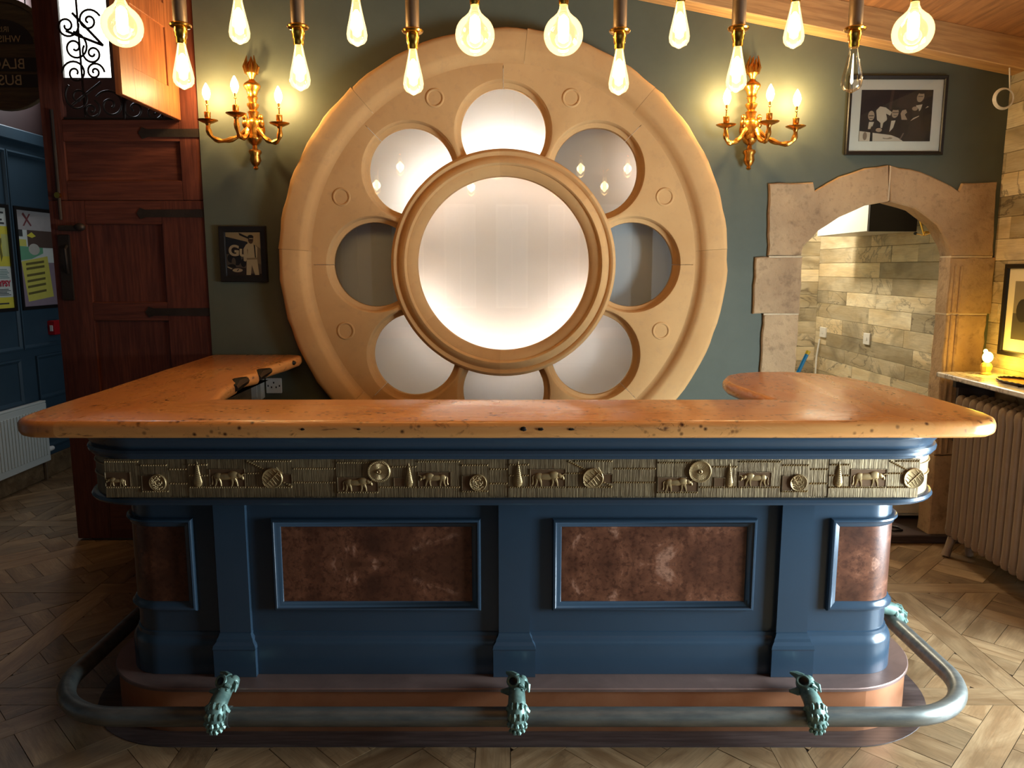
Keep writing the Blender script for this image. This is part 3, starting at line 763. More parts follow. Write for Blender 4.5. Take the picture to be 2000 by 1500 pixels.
# grille
gr = MB(); gr.box(-2.43, -1.802, DY+0.02, DY+0.03, 2.37, 2.385).build('grille', M['iron'], door)
def scroll(px, py, r, a0, turns=1.7, sg=1):
    cx, cz_ = P(px, py, BACK+0.03); rr = r*0.0033; n = 34
    pts = []
    for i in range(n+1):
        t = i/n; a = a0+sg*2*PI*turns*t; q = rr*(1-0.86*t**0.8)
        pts.append((cx+q*math.cos(a), BACK+0.035, cz_+q*math.sin(a)))
    MB().tube(pts, 0.0058, 6).build('grille_scroll', M['iron'], bpy.data.objects['grille'], True)
for px, py, r, a, sg in ((145, 92, 24, PI*0.5, -1), (180, 104, 18, PI*0.75, 1), (146, 142, 22, PI, -1), (184, 140, 16, 0, 1), (129, 50, 20, 0.2, -1), (152, 190, 24, 2.2, 1), (215, 205, 26, 2.6, -1), (262, 212, 24, 0.4, 1), (178, 214, 16, 1.2, -1), (172, 40, 20, 0.4, 1), (300, 218, 18, 2.0, -1), (250, 130, 26, 1, 1), (300, 100, 26, 2, -1), (310, 160, 22, 0, 1), (260, 40, 28, 0, 1)):
    scroll(px, py, r, a, 1.6, sg)
for a, b in (((140, 25), (200, 88)), ((200, 88), (128, 60)), ((140, 205), (196, 160)), ((243, 240), (243, 130))):
    (x0, z0), (x1, z1) = P(*a, BACK+0.03), P(*b, BACK+0.03)
    MB().tube([(x0, BACK+0.035, z0), (x1, BACK+0.035, z1)], 0.007, 6).build('grille_bar', M['iron'], bpy.data.objects['grille'], True)
for xx in (-2.32, -2.11, -1.9): MB().tube([(xx, BACK+0.045, 2.372), (xx, BACK+0.045, 3.31)], 0.006, 6).build('grille_bar', M['iron'], bpy.data.objects['grille'], True)
# hatch leaf swung into the room on its right side
HX = -1.815; hang = math.radians(3)
ht = MB(); ht.box(0, 0.055, 0, 0.035, 0, 0.80, 0.003)
def hp(name, u0, u1, z0, z1, t0=0, t1=0.03, m='hatch', b=0.003):
    cx = -(u0+u1)/2
    # leaf local: length along -y
    o = MB().box(t0, t1, -u1, -u0, z0, z1, b).build(name, M[m], door, loc=(HX-0.0, DY-0.004, 0))
    o.rotation_euler = (0, 0, 0); return o
hz0 = 2.365
for nm, a in (('hatch_stile', (0.0, 0.13, hz0, 3.25)), ('hatch_stile', (0.50, 0.63, hz0, 3.25)), ('hatch_rail', (0.131, 0.499, hz0, hz0+0.15)), ('hatch_rail', (0.131, 0.499, 2.80, 2.92)), ('hatch_rail', (0.131, 0.499, 3.12, 3.25))):
    hp(nm, *a)
hp('hatch_panel', 0.125, 0.505, hz0+0.14, 2.81, 0.008, 0.022, b=0.001); hp('hatch_panel', 0.125, 0.505, 2.91, 3.13, 0.008, 0.022, b=0.001)
hp('hatch_hinge', 0.0, 0.22, hz0+0.09, hz0+0.13, -0.004, -0.0005, 'iron', 0.001)

# ================================================================== BAR
def uplan(x0, x1, yf, ybl, ybr, r, e, n=10):
    """U shaped plan: back of left side -> front -> back of right side, grown outward by e"""
    a, b, f, q = x0-e, x1+e, yf-e, max(r+e, 0.012)
    pts = [(a, ybl)]
    k = max(2, int((ybl-f-q)/0.3))
    pts += [(a+q-q*math.cos(t), f+q-q*math.sin(t)) for t in [PI/2*i/n for i in range(n+1)]]
    pts += [(b-q+q*math.sin(t), f+q-q*math.cos(t)) for t in [PI/2*i/n for i in range(n+1)]]
    pts += [(b, ybr)]
    return pts
BXL, BXR, BYF, BYL, BYR, BR = -1.352, 1.352, 2.546, 4.22, 3.30, 0.115
def sweep(prof, r=BR, ybl=BYL, ybr=BYR, n=10):
    L = [[(x, y, z) for x, y in uplan(BXL, BXR, BYF, ybl, ybr, r, e, n)] for e, z in prof]
    m_ = len(L[0]); mb = MB(); mb.loops(L, close=False); return mb
bar_t = thing('bar_counter', 'navy blue panelled bar with bronze animal frieze and burr wood panels', 'bar counter', (0, BYF, 0))
ZP = 0.164
# carcass closes the back of the U as a solid ring is not seen; thickness by an inner skin
sweep([(0.0, 0.80), (0.0, ZP), (-0.03, ZP), (-0.03, 0.80), (0.0, 0.80)]).build('carcass', M['blue'], bar_t, 30)
sweep([(0.0, 0.315), (0.006, 0.312), (0.008, 0.300), (0.014, 0.294), (0.020, 0.284), (0.024, 0.270), (0.024, ZP+0.0005), (0.0, ZP+0.0005)]).build('skirting_moulding', M['blue'], bar_t, 35)
sweep([(0.0, 0.802), (0.085, 0.802), (0.10, 0.804), (0.114, 0.809), (0.119, 0.817), (0.114, 0.826), (0.104, 0.830), (0.0, 0.830)]).build('frieze_bead', M['blue'], bar_t, 35)
sweep([(0.0, 1.046), (0.134, 1.046), (0.136, 1.036), (0.128, 1.030), (0.122, 1.016), (0.112, 1.003), (0.108, 0.995), (0.117, 0.992), (0.121, 0.983), (0.119, 0.974), (0.112, 0.970), (0.110, 0.963), (0.0, 0.963)]).build('cornice', M['blue'], bar_t, 35)
fb = sweep([(0.0, 0.963), (0.099, 0.963), (0.099, 0.830), (0.0, 0.830)]).build('frieze', M['frieze'], bar_t, 35)
for zz in (0.935, 0.893):
    for side in (0, 1):
        pts = uplan(BXL, BXR, BYF, BYF+0.25, BYF+0.25, BR, 0.1005, 12)
        pts = pts[:13] if side == 0 else pts[-13:]
        MB().tube([(x, y, zz) for x, y in pts], 0.003, 6).build('rope_border', M['relief'], fb, True)
# relief tiles
FYF = BYF-0.099
PXM = 0.0016795
fx = lambda px: P(px, 930, FYF)[0]
fz = lambda py: P(1000, py, FYF)[1]
def rope_mesh(L, ang=0.0):
    mb = MB(); n = max(2, int(L/0.0075))
    for i in range(n):
        x = (i+0.5)/n*L; w = L/n*0.36; h = 0.0032
        mb.add([(x-w-0.001, 0, -h), (x+w-0.001, 0, -h), (x+w+0.002, 0, h), (x-w+0.002, 0, h), (x, -0.0034, -h*0.3), (x+0.0006, -0.0034, h*0.5)],
               [(0, 1, 4), (1, 2, 5, 4), (2, 3, 5), (3, 0, 4, 5)])
    return mb
def bull_mesh():
    mb = MB()   # faces +x, about 0.115 long; unit metres; relief along -y
    mb.ell((0.000, 0, 0.034), (0.043, 0.0052, 0.0118), 16, 8)
    mb.ell((0.020, 0, 0.038), (0.020, 0.0062, 0.0150), 12, 8)
    mb.ell((-0.028, 0, 0.034), (0.016, 0.0050, 0.0135), 12, 8)
    mb.ell((0.041, 0, 0.037), (0.014, 0.0056, 0.0085), 12, 6, Matrix.Rotation(0.5, 3, 'Y'))
    mb.ell((0.051, 0, 0.031), (0.0052, 0.0055, 0.0095), 10, 6, Matrix.Rotation(-0.35, 3, 'Y'))
    for x0, x1 in ((-0.034, -0.041), (-0.026, -0.020), (0.018, 0.014), (0.026, 0.034)):
        mb.tube([(x0, 0, 0.028), ((x0+x1)/2+0.002, 0, 0.014), (x1, 0, 0.001)], [0.006, 0.0034, 0.0024], 6)
    mb.tube([(0.049, -0.002, 0.040), (0.056, -0.003, 0.044), (0.064, -0.003, 0.043)], [0.0028, 0.002, 0.0008], 6)
    mb.tube([(-0.043, 0, 0.040), (-0.048, -0.001, 0.034), (-0.047, -0.001, 0.018), (-0.049, 0, 0.008)], [0.002, 0.0018, 0.0018, 0.003], 6)
    return mb.mesh('bull', M['relief'], True)
ME_BULL = bull_mesh()
def cone_mesh():
    mb = MB(); L = []
    prof = [(0.0008, 0.086), (0.003, 0.074), (0.007, 0.052), (0.0115, 0.030), (0.0145, 0.016), (0.0125, 0.006), (0.006, 0.0)]
    n = 9
    for r, z in prof: L.append([(r*math.sin(-PI/2+PI*i/(n-1)), -0.0062*min(1, r/0.009)*math.cos(-PI/2+PI*i/(n-1)), z) for i in range(n)])
    mb.loops(L, close=False)
    for k in range(11):
        z0 = 0.006+k*0.0062; r = 0.0138*(1-k/13.5)
        mb.tube([(-r*0.9, -0.0034, z0), (0, -0.0068*min(1, r/0.007), z0+0.004), (r*0.9, -0.0034, z0+0.008)], 0.0008, 4)
    return mb.mesh('cone', M['relief'], True)
ME_CONE = cone_mesh()
def disc_mesh(kind, r):
    mb = MB(); mb.lathe([(r, 0.0), (r, -0.004), (r*0.94, -0.0062), (r*0.88, -0.005), (0.001, -0.0052)], seg=32, axis='Y')
    if kind == 'wheel':
        for k in range(36):
            a = 2*PI*k/36; mb.tube([(r*0.3*math.cos(a), -0.0054, r*0.3*math.sin(a)), (r*0.72*math.cos(a+0.12), -0.0054, r*0.72*math.sin(a+0.12))], 0.0010, 4)
            mb.ell((r*0.86*math.cos(a), -0.0056, r*0.86*math.sin(a)), (0.0014, 0.0014, 0.0014), 5, 4)
        mb.lathe([(r*0.2, -0.005), (r*0.2, -0.0075), (r*0.12, -0.009), (r*0.06, -0.0065)], seg=16, axis='Y')
    elif kind == 'leaf':
        mb.tube([(r*-0.55, -0.0058, r*-0.55), (r*0.6, -0.0066, r*0.6)], 0.0014, 5)
        for k in range(-3, 4):
            t = k*0.24*r
            mb.tube([(t, -0.006, t), (t-0.02*(1-abs(k)/5), -0.0056, t+0.013)], 0.0009, 4)
            mb.tube([(t, -0.006, t), (t+0.013, -0.0056, t-0.02*(1-abs(k)/5))], 0.0009, 4)
    else:
        for k in range(60):
            a = random.uniform(0, 2*PI); q = r*0.8*math.sqrt(random.random())
            mb.ell((q*math.cos(a), -0.0054, q*math.sin(a)), (0.0016, 0.0014, 0.0026), 5, 4)
    return mb.mesh('medallion', M['relief'], True)
ME_WHEEL, ME_LEAF, ME_DISC = disc_mesh('wheel', 0.0375), disc_mesh('leaf', 0.034), disc_mesh('disc', 0.0285)
TILES = {'A': (0, 158), 'B': (158, 243), 'C': (243, 298), 'D': (298, 336), 'E': (336, 450), 'F': (450, 540), 'G': (540, 625)}
def tile(base, key):
    a, b = TILES[key]; x0, x1 = fx(base+a), fx(base+b)
    if x1 < -1.34 or x0 > 1.345: return
    x0, x1 = max(x0, -1.335), min(x1, 1.335)
    zt, zbm = 0.9615, 0.8315
    if key in 'DG': zbm += 0.003
    W_ = x1-x0
    mb = MB(); mb.box(0.0006, W_-0.0006, -0.0035 if key not in 'DG' else -0.002, 0.006, zbm-0.83, zt-0.83, 0.0008)
    t = mb.build('relief_tile', M['frieze'], bar_t, loc=(x0, FYF, 0.83))
    yv = -0.0036 if key not in 'DG' else -0.0021
    X = lambda px: fx(base+a+px)-x0
    Zz = lambda py: fz(py)-0.83
    def ok(x): return 0.005 < x < W_-0.004
    def rope(pa, pb, py, py2=None):
        xa, xb = max(0.002, X(pa)), min(W_-0.002, X(pb)); z0 = Zz(py); z1 = Zz(py2 if py2 else py)
        if xb-xa < 0.012: return
        o = rope_mesh(math.hypot(xb-xa, z1-z0)).build('rope_border', M['relief'], t, loc=(xa, yv, z0), local=True); o.rotation_euler = (0, -math.atan2(z1-z0, xb-xa), 0)
    def recess(pa, pb, p0, p1):
        xa, xb = max(0.001, X(pa)), min(W_-0.001, X(pb))
        if xb-xa < 0.01: return
        mb = MB(); z0, z1 = Zz(p1), Zz(p0)
        mb.box(xa, xb, yv-0.0006, yv+0.003, z0, z1)
        mb.build('field', M['recess'], t, local=True)
        mb = MB(); frame_xz(mb, xa, xb, z0, z1, yv, [(0, 0), (0.0004, 0.0022), (0.0016, 0.0022), (0.0022, 0.0004)]); mb.build('field_border', M['frieze'], t, local=True)
    def put(me_, name, px, py, s=1.0, flip=False):
        if not ok(X(px)): return
        if name == 'bull' and X(px) < 0.055: s = 0.6; px += 4
        o = link(name, me_, t, (X(px), yv, Zz(py)), local=True); o.scale = (-s if flip else s, 1.0, s)
    if key == 'A':
        rope(2, 70, 903); recess(2, 82, 931, 960); put(ME_BULL, 'bull', 40, 960, 0.92); rope(2, 82, 961); rope(84, 157, 951)
        rope(108, 157, 911); put(ME_WHEEL, 'medallion', 84, 920); recess(112, 134, 932, 950); put(ME_CONE, 'cone', 142, 950, 0.92)
    if key == 'B':
        rope(1, 84, 901); recess(2, 66, 921, 950); put(ME_BULL, 'bull', 34, 950, 0.88, True); rope(1, 84, 951)
    if key == 'C':
        rope(1, 54, 908); recess(2, 22, 928, 958); put(ME_DISC, 'medallion', 34, 942); rope(1, 54, 959)
    if key == 'D':
        rope(1, 37, 916); rope(1, 37, 944)
    if key == 'E':
        rope(1, 40, 907); rope(1, 40, 928); rope(1, 113, 951); recess(42, 112, 915, 950); put(ME_BULL, 'bull', 76, 950, 1.0); put(ME_CONE, 'cone', 19, 950, 1.0)
    if key == 'F':
        rope(14, 89, 900); rope(1, 89, 951); rope(1, 46, 899, 922); rope(62, 89, 936, 950); rope(1, 36, 924); recess(66, 89, 925, 944); put(ME_LEAF, 'medallion', 51, 933)
    if key == 'G':
        rope(1, 84, 915); rope(1, 84, 942)
for base in (32, 657, 1282):
    for k in 'ABCDEFG': tile(base, k)
# pilasters
for xc_ in (-0.966, 0.008, 0.977):
    pl = MB(); pl.box(xc_-0.054, xc_+0.054, BYF-0.022, BYF-0.0005, 0.31, 0.800, 0.0015); p_ = pl.build('pilaster', M['blue'], bar_t)
    mb = MB(); L = []
    for e, z in ((0.0, 0.318), (0.003, 0.308), (0.008, 0.300), (0.010, 0.290), (0.018, 0.280), (0.021, 0.268), (0.019, 0.262), (0.019, ZP+0.0008)):
        L.append([(xc_-0.054-e, BYF-0.0006, z), (xc_-0.054-e, BYF-0.022-e-0.004, z), (xc_+0.054+e, BYF-0.022-e-0.004, z), (xc_+0.054+e, BYF-0.0006, z)])
    mb.loops(L, close=False, cap0=True, cap1=True); mb.build('pilaster_base', M['blue'], p_)
# framed burr panels on the front
MOULD = [(0.0, 0.0), (0.0, 0.012), (0.004, 0.018), (0.010, 0.019), (0.014, 0.014), (0.020, 0.011), (0.028, 0.008), (0.032, 0.002), (0.032, 0.0)]
for x0, x1 in ((-0.828, -0.108), (0.140, 0.842)):
    mb = MB(); frame_xz(mb, x0, x1, 0.395, 0.728, BYF, MOULD); f_ = mb.build('panel_frame', M['blue'], bar_t, 40)
    cx, cz_ = (x0+x1)/2, 0.5615
    MB().box(x0+0.03-cx, x1-0.03-cx, -0.003, -0.0003, 0.425-cz_, 0.698-cz_).build('burr_panel', M['burr'], f_, loc=(cx, BYF, cz_))
# curved corner panels
for sgn in (-1, 1):
    xe = 1.098
    full = lambda e: [p for p in uplan(BXL, BXR, BYF, BYF+0.75, BYF+0.75, BR, e, 12)]
    def half(e):
        p = full(e)
        q = p[:14] if sgn < 0 else list(reversed(p[-14:]))
        return q+[(sgn*xe, BYF-e)]
    mb = MB()
    for (zlo, zhi, flip) in ((0.395, 0.427, False), (0.696, 0.728, True)):
        L = []
        for i, h in MOULD:
            z = zlo+i if not flip else zhi-i
            q = half(h)[:-1]+[(sgn*(xe+i), BYF-h)]
            L.append([(x, y, z) for x, y in q])
        mb.loops(L, close=False)
    L = [[(sgn*(xe+i), BYF-h, 0.395+i), (sgn*(xe+i), BYF-h, 0.728-i)] for i, h in MOULD]
    mb.loops(L, close=False)
    f_ = mb.build('panel_frame', M['blue'], bar_t, 40)
    mb = MB(); q = half(0.003)[:-1]+[(sgn*(xe+0.03), BYF-0.003)]
    mb.loops([[(x-sgn*1.3, y-BYF, -0.1365) for x, y in q], [(x-sgn*1.3, y-BYF, 0.1365) for x, y in q]], close=False)
    mb.build('burr_panel', M['burr'], f_, 40, loc=(sgn*1.3, BYF, 0.5615))
# copper clad step
mbs = sweep([(0.0, ZP), (0.116, ZP), (0.119, ZP-0.003), (0.119, ZP-0.012), (0.112, ZP-0.014)], r=0.20, n=16); mbs.build('step_top', M['copper_top'], bar_t, 40)
# copper face in sheets
edges_px = [-1.6, -0.93, -0.25, 0.42, 1.07, 1.26, 1.7]
full = uplan(BXL, BXR, BYF, BYL, BYR, 0.20, 0.110, 16)
fine = []
for (a, b) in zip(full[:-1], full[1:]):
    n = max(1, int(math.dist(a, b)/0.05)); fine += [(a[0]+(b[0]-a[0])*k/n, a[1]+(b[1]-a[1])*k/n) for k in range(n)]
fine.append(full[-1])
fronts = [i for i, p in enumerate(fine) if p[1] < BYF-0.10]
cuts = [0]+[min(fronts, key=lambda i: abs(fine[i][0]-e)) for e in (-1.10, -0.45, 0.25, 1.07)]+[max(fronts)-2 if False else min(fronts, key=lambda i: abs(fine[i][0]-1.24))]+[len(fine)-1]
for a, b in zip(cuts[:-1], cuts[1:]):
    seg = fine[a:b+1]
    mb = MB(); mb.loops([[(x, y, ZP-0.012) for x, y in seg], [(x, y, 0.001) for x, y in seg]], close=False)
    mb.build('copper_sheet', M['copper'], bar_t, 40)
# floor edging strip round the step
L = [[(x, y, z) for x, y in uplan(BXL, BXR, BYF, BYL, BYR, 0.22, e, 16)] for e, z in ((0.105, 0.0015), (0.196, 0.0015), (0.198, -0.004))]
mb = MB(); mb.loops(L, close=False); tag(mb.build('trim_4', M['edging']), kind='structure')

# ---- worktop in three slabs
def slab(poly, joint, z0=1.046, z1=1.102, name='slab', bev=0.022, m='counter'):
    bm = bmesh.new(); vs = [bm.verts.new((x, y, z0)) for x, y in poly]
    f = bm.faces.new(vs); r = bmesh.ops.extrude_face_region(bm, geom=[f])
    tv = [v for v in r['geom'] if isinstance(v, bmesh.types.BMVert)]
    bmesh.ops.translate(bm, verts=tv, vec=(0, 0, z1-z0))
    bmesh.ops.recalc_face_normals(bm, faces=bm.faces)
    jset = [(poly[i], poly[(i+1) % len(poly)]) for i in joint]
    def isj(e):
        a, b = e.verts[0].co, e.verts[1].co
        for p, q in jset:
            for u, w in ((p, q), (q, p)):
                if math.dist((a.x, a.y), u) < 1e-5 and math.dist((b.x, b.y), w) < 1e-5: return True
        return False
    es = [e for e in bm.edges if abs(e.verts[0].co.z-e.verts[1].co.z) < 1e-6 and not isj(e)]
    bmesh.ops.bevel(bm, geom=es, offset=bev, offset_type='OFFSET', segments=5, profile=0.5, affect='EDGES', clamp_overlap=True)
    big = [f for f in bm.faces if len(f.verts) > 4]; bmesh.ops.triangulate(bm, faces=big)
    me = bpy.data.meshes.new(name); bm.to_mesh(me); bm.free()
    me.polygons.foreach_set('use_smooth', [True]*len(me.polygons)); me.set_sharp_from_angle(angle=math.radians(38))
    me.materials.append(M[m]); return me
wt = thing('bar_worktop', 'honey-coloured live-edge timber worktop wrapping round the bar', 'worktop', (0, 2.4, 1.046))
WF = 2.362; WB = 2.792
def wig(a, b, n, amp):
    return [(a[0]+(b[0]-a[0])*k/n+random.uniform(-amp, amp), a[1]+(b[1]-a[1])*k/n+random.uniform(-amp, amp)) for k in range(1, n)]
inner = (-1.09, WB); innr = (0.955, WB)
pf = [(-1.44, WF)]+wig((-1.44, WF), (1.33, WF), 18, 0.0025)+[(1.33, WF), innr]+wig(innr, inner, 14, 0.0025)+[inner]
link('slab', slab(pf, [len(wig((0,0),(1,1),18,0))+1, len(pf)-1]), wt)
pl_ = [inner, (-1.44, WF), (-1.50, WF+0.002)]+[(-1.605+0.11-0.11*math.sin(t), WF+0.115-0.113*math.cos(t)) for t in [0.35, 0.7, 1.05, 1.4]]+[(-1.612, 2.52)]
pl_ += wig((-1.612, 2.52), (-1.675, 4.16), 12, 0.004)+[(-1.675, 4.18), (-1.665, 4.26), (-1.23, 4.265), (-1.165, 4.235), (-1.155, 4.17)]
pl_ += [(-1.165, 3.95), (-1.185, 3.80), (-1.20, 3.62), (-1.165, 3.50), (-1.19, 3.42), (-1.20, 3.30), (-1.165, 3.22), (-1.15, 3.05), (-1.12, 2.92)]
link('slab', slab(pl_, [0], m='counter_arm'), wt)
pr_ = [(1.33, WF), innr, (0.935, 2.93), (0.915, 3.06), (0.905, 3.2), (0.92, 3.32), (0.965, 3.43), (1.04, 3.51), (1.14, 3.55), (1.25, 3.555), (1.35, 3.53), (1.43, 3.46), (1.49, 3.36), (1.535, 3.22), (1.565, 3.06), (1.58, 2.88), (1.588, 2.7), (1.588, 2.52), (1.575, 2.455), (1.55, 2.41), (1.51, 2.377), (1.45, WF+0.002)]
link('slab', slab(pr_, [0], m='counter_arm'), wt)
# dark resin fills and knots along the live edges
def fill(x, y, z, rx, ry, rz):
    mb = MB(); mb.ell((0, 0, 0), (rx, ry, rz), 12, 8)
    for i, v in enumerate(mb.v): mb.v[i] = tuple(c*random.uniform(0.8, 1.12) for c in v)
    mb.build('resin_fill', M['black_matte'], wt, True, loc=(x, y, z))
for px, w_, h_ in ((590, 0.014, 0.007), (1022, 0.015, 0.010), (1056, 0.012, 0.007), (1116, 0.014, 0.006), (700, 0.008, 0.004), (100, 0.02, 0.013)):
    fill(P(px, 832, WF)[0], WF+0.006 if px > 300 else WF+0.012, 1.078 if px > 300 else 1.08, w_, 0.009, h_)
mb = MB(); mb.tube([(-1.165, 3.18, 1.078), (-1.203, 3.30, 1.076), (-1.198, 3.42, 1.078)], [0.016, 0.030, 0.018], 8); mb.build('resin_fill', M['black_matte'], wt, True)
mb = MB(); mb.tube([(-1.170, 3.50, 1.078), (-1.203, 3.62, 1.076), (-1.19, 3.74, 1.08)], [0.014, 0.029, 0.014], 8); mb.build('resin_fill', M['black_matte'], wt, True)
fill(-1.16, 4.05, 1.08, 0.012, 0.02, 0.012)
# support panel under the free end of the right arm
bs = MB(); bs.box(0.99, 1.02, 2.9, 3.28, 0.0, 1.045); bs.build('end_panel', M['door_h'], bar_t)

# ---- foot rail
fr = thing('foot_rail', 'aged brass foot rail on beast-head brackets in front of the bar', 'foot rail', (0, 2.33, 0.0))
path = uplan(-1.352, 1.352, BYF, 3.9, 3.2, 0.06, 0.226, 16)
pts = []
for (a, b) in zip(path[:-1], path[1:]):
    n = max(1, int(math.dist(a, b)/0.25)); pts += [(a[0]+(b[0]-a[0])*k/n, a[1]+(b[1]-a[1])*k/n, 0.128) for k in range(n)]
pts.append((*path[-1], 0.128))
MB().tube(pts, 0.031, 14).build('tube', M['rail'], fr, True)
RY = BYF-0.226
def bracket_mesh():
    mb = MB()   # origin at rail centre; step lies towards +y, top of step at z = 0.036
    body = [(0, -0.018, -0.024), (0, -0.029, -0.013), (0, -0.034, 0.003), (0, -0.031, 0.020), (0, -0.018, 0.037), (0, 0.008, 0.050), (0, 0.045, 0.056), (0, 0.085, 0.054)]
    mb.tube(body, [0.013, 0.024, 0.029, 0.031, 0.031, 0.029, 0.027, 0.020], 14)
    # scales
    for i in range(1, 5):
        for q in (-2, -1, 0, 1, 2):
            a = q*0.55+(0.27 if i % 2 else 0)
            p = Vector(body[i]); nrm = (Vector(body[i+1])-Vector(body[i-1])).normalized(); out = Vector((math.sin(a), 0, 0))+Vector((0, nrm.z, -nrm.y))*(-math.cos(a))
            r = (0.024, 0.0245, 0.0275, 0.029, 0.029)[i]
            c = p+out*r
            rot = Matrix((( 1, 0, 0), (0, nrm.y, -nrm.z), (0, nrm.z, nrm.y))).transposed()
            mb.tube([tuple(c+nrm*0.010), tuple(c+out*0.0016), tuple(c-nrm*0.012+out*0.0024)], [0.003, 0.0085, 0.0012], 6)
    # side fin sweeping along the tube
    mb.tube([(0.022, -0.010, 0.050), (0.032, -0.012, 0.030), (0.046, -0.010, 0.014), (0.058, -0.004, 0.008)], [0.008, 0.009, 0.006, 0.001], 6)
    mb.tube([(-0.022, -0.010, 0.050), (-0.030, -0.010, 0.034), (-0.036, -0.006, 0.022)], [0.007, 0.007, 0.001], 6)
    return mb.mesh('bracket', M['patina'], True)
def head_mesh():
    mb = MB()
    mb.ell((0.004, 0.078, 0.066), (0.032, 0.036, 0.026), 14, 10)
    mb.ell((0.018, 0.092, 0.070), (0.020, 0.024, 0.022), 10, 8)
    # gaping jaws turned to one side
    mb.tube([(-0.005, 0.070, 0.056), (-0.030, 0.066, 0.050), (-0.054, 0.066, 0.052)], [0.018, 0.013, 0.005], 8)
    mb.tube([(-0.002, 0.098, 0.080), (-0.018, 0.112, 0.086), (-0.036, 0.118, 0.090)], [0.017, 0.012, 0.004], 8)
    mb.tube([(0.010, 0.055, 0.080), (0.014, 0.040, 0.086), (0.026, 0.034, 0.080)], [0.010, 0.008, 0.002], 6)
    mb.tube([(0.028, 0.075, 0.076), (0.038, 0.060, 0.074), (0.040, 0.040, 0.062)], [0.008, 0.009, 0.002], 6)
    n_ = Vector((-0.45, -0.62, 0.64)).normalized(); c_ = Vector((-0.010, 0.062, 0.088)); q_ = n_.to_track_quat('Z', 'Y').to_matrix()
    mb.tube([tuple(c_+n_*0.004+q_ @ Vector((0.020*math.cos(2*PI*i/16), 0.017*math.sin(2*PI*i/16), 0))) for i in range(16)], 0.0055, 6, True)
    mb.ell((-0.008, 0.030, 0.075), (0.007, 0.006, 0.006), 8, 6); mb.ell((0.018, 0.030, 0.074), (0.006, 0.006, 0.006), 8, 6)
    return mb.mesh('beast_head', M['patina'], True)
ME_B, ME_H = bracket_mesh(), head_mesh()
mbm = MB(); MN = Vector((-0.45, -0.62, 0.64)).normalized(); MC = Vector((-0.010, 0.062, 0.088))
mbm.ell(MC+MN*0.004, (0.016, 0.016, 0.005), 14, 8, MN.to_track_quat('Z', 'Y').to_matrix()); ME_MOUTH = mbm.mesh('mouth_shade', M['black_matte'], True)  # black disc stands in for the shade inside the open mouth
for xb, yb, rz in ((-0.957, RY, 0), (0.016, RY, 0), (0.982, RY, 0), (1.352+0.226, 3.02, PI/2)):
    b_ = link('bracket', ME_B, fr, (xb, yb, 0.128), (0, 0, rz))
    for me_, nm in ((ME_H, 'beast_head'), (ME_MOUTH, 'mouth_shade')):
        h_ = bpy.data.objects.new(nm, me_); COL.objects.link(h_); h_.parent = b_
for xb in (-0.925, 1.0):
    MB().lathe([(0.0335, -0.006), (0.0345, 0), (0.0335, 0.006)], (xb-0.0, RY, 0.128), 16, 'X').build('collar', M['rail'], fr, True)

# ================================================================== BULB CHANDELIER
CHY = 2.55
ch = thing('bulb_chandelier', 'long row of glowing filament bulbs hanging over the bar', 'chandelier', (0.02, CHY, 2.1))
def bulb_prof(kind):
    if kind == 'globe':
        r = 0.062; pr_ = [(0.013, 0.0), (0.014, -0.012), (0.021, -0.026)]
        for i in range(1, 15):
            a = PI*0.12+(PI*0.88)*i/14; pr_.append((r*math.sin(a), -0.026-0.014-r+r*math.cos(a)+0.012))
        return pr_
    return [(0.0125, 0.0), (0.014, -0.012), (0.0175, -0.03), (0.0235, -0.058), (0.0295, -0.084), (0.0325, -0.104), (0.0305, -0.118), (0.0235, -0.128), (0.012, -0.134), (0.005, -0.138), (0.001, -0.139)]
def bulb_meshes(kind, lit=True):
    mb = MB(); L = bulb_prof(kind); mb.lathe(L, seg=24); g_ = mb.mesh('bulb', M['bulb_glass'] if lit else M['clear_glass'], True)
    mb = MB(); h = 0.125 if kind == 'globe' else 0.12
    if lit:
        mb.lathe([(0.004, -0.03), (0.013 if kind != 'globe' else 0.016, -0.042), (0.0145 if kind != 'globe' else 0.018, -h*0.55), (0.013 if kind != 'globe' else 0.016, -h*0.86), (0.003, -h*0.92)], seg=12)
        f_ = mb.mesh('filament', M['filament'], True)
    else:
        mb.lathe([(0.001, -0.02), (0.0025, -0.05), (0.004, -0.09), (0.005, -0.104), (0.001, -0.112)], seg=8); f_ = mb.mesh('filament', M['filament_dim'], True)
    return g_, f_
BM = {'globe': bulb_meshes('globe'), 'pear': bulb_meshes('pear'), 'off': bulb_meshes('pear', False)}
mb = MB(); mb.lathe([(0.031, 0.002), (0.034, -0.002), (0.031, -0.007), (0.020, -0.010), (0.021, -0.022), (0.019, -0.026), (0.019, -0.036), (0.016, -0.040), (0.0165, -0.052), (0.0145, -0.058)], seg=20); ME_SOCK = mb.mesh('lamp_holder', M['brass'], True)
mb = MB(); mb.lathe([(0.019, 0.05), (0.021, 0.02), (0.021, 0.004), (0.016, 0.0), (0.0155, -0.014), (0.0135, -0.02)], seg=20); ME_SOCK2 = mb.mesh('lamp_holder', M['brass'], True)
MB().box(-1.36, 1.38, CHY-0.025, CHY+0.025, 2.50, 2.55, 0.006).build('hanging_bar', M['tube'], ch)
for xx in (-0.9, 0.02, 0.94): MB().tube([(xx, CHY, 2.54), (xx, CHY, zc(xx)+0.01)], 0.008, 8).build('hanging_rod', M['tube'], ch, True)
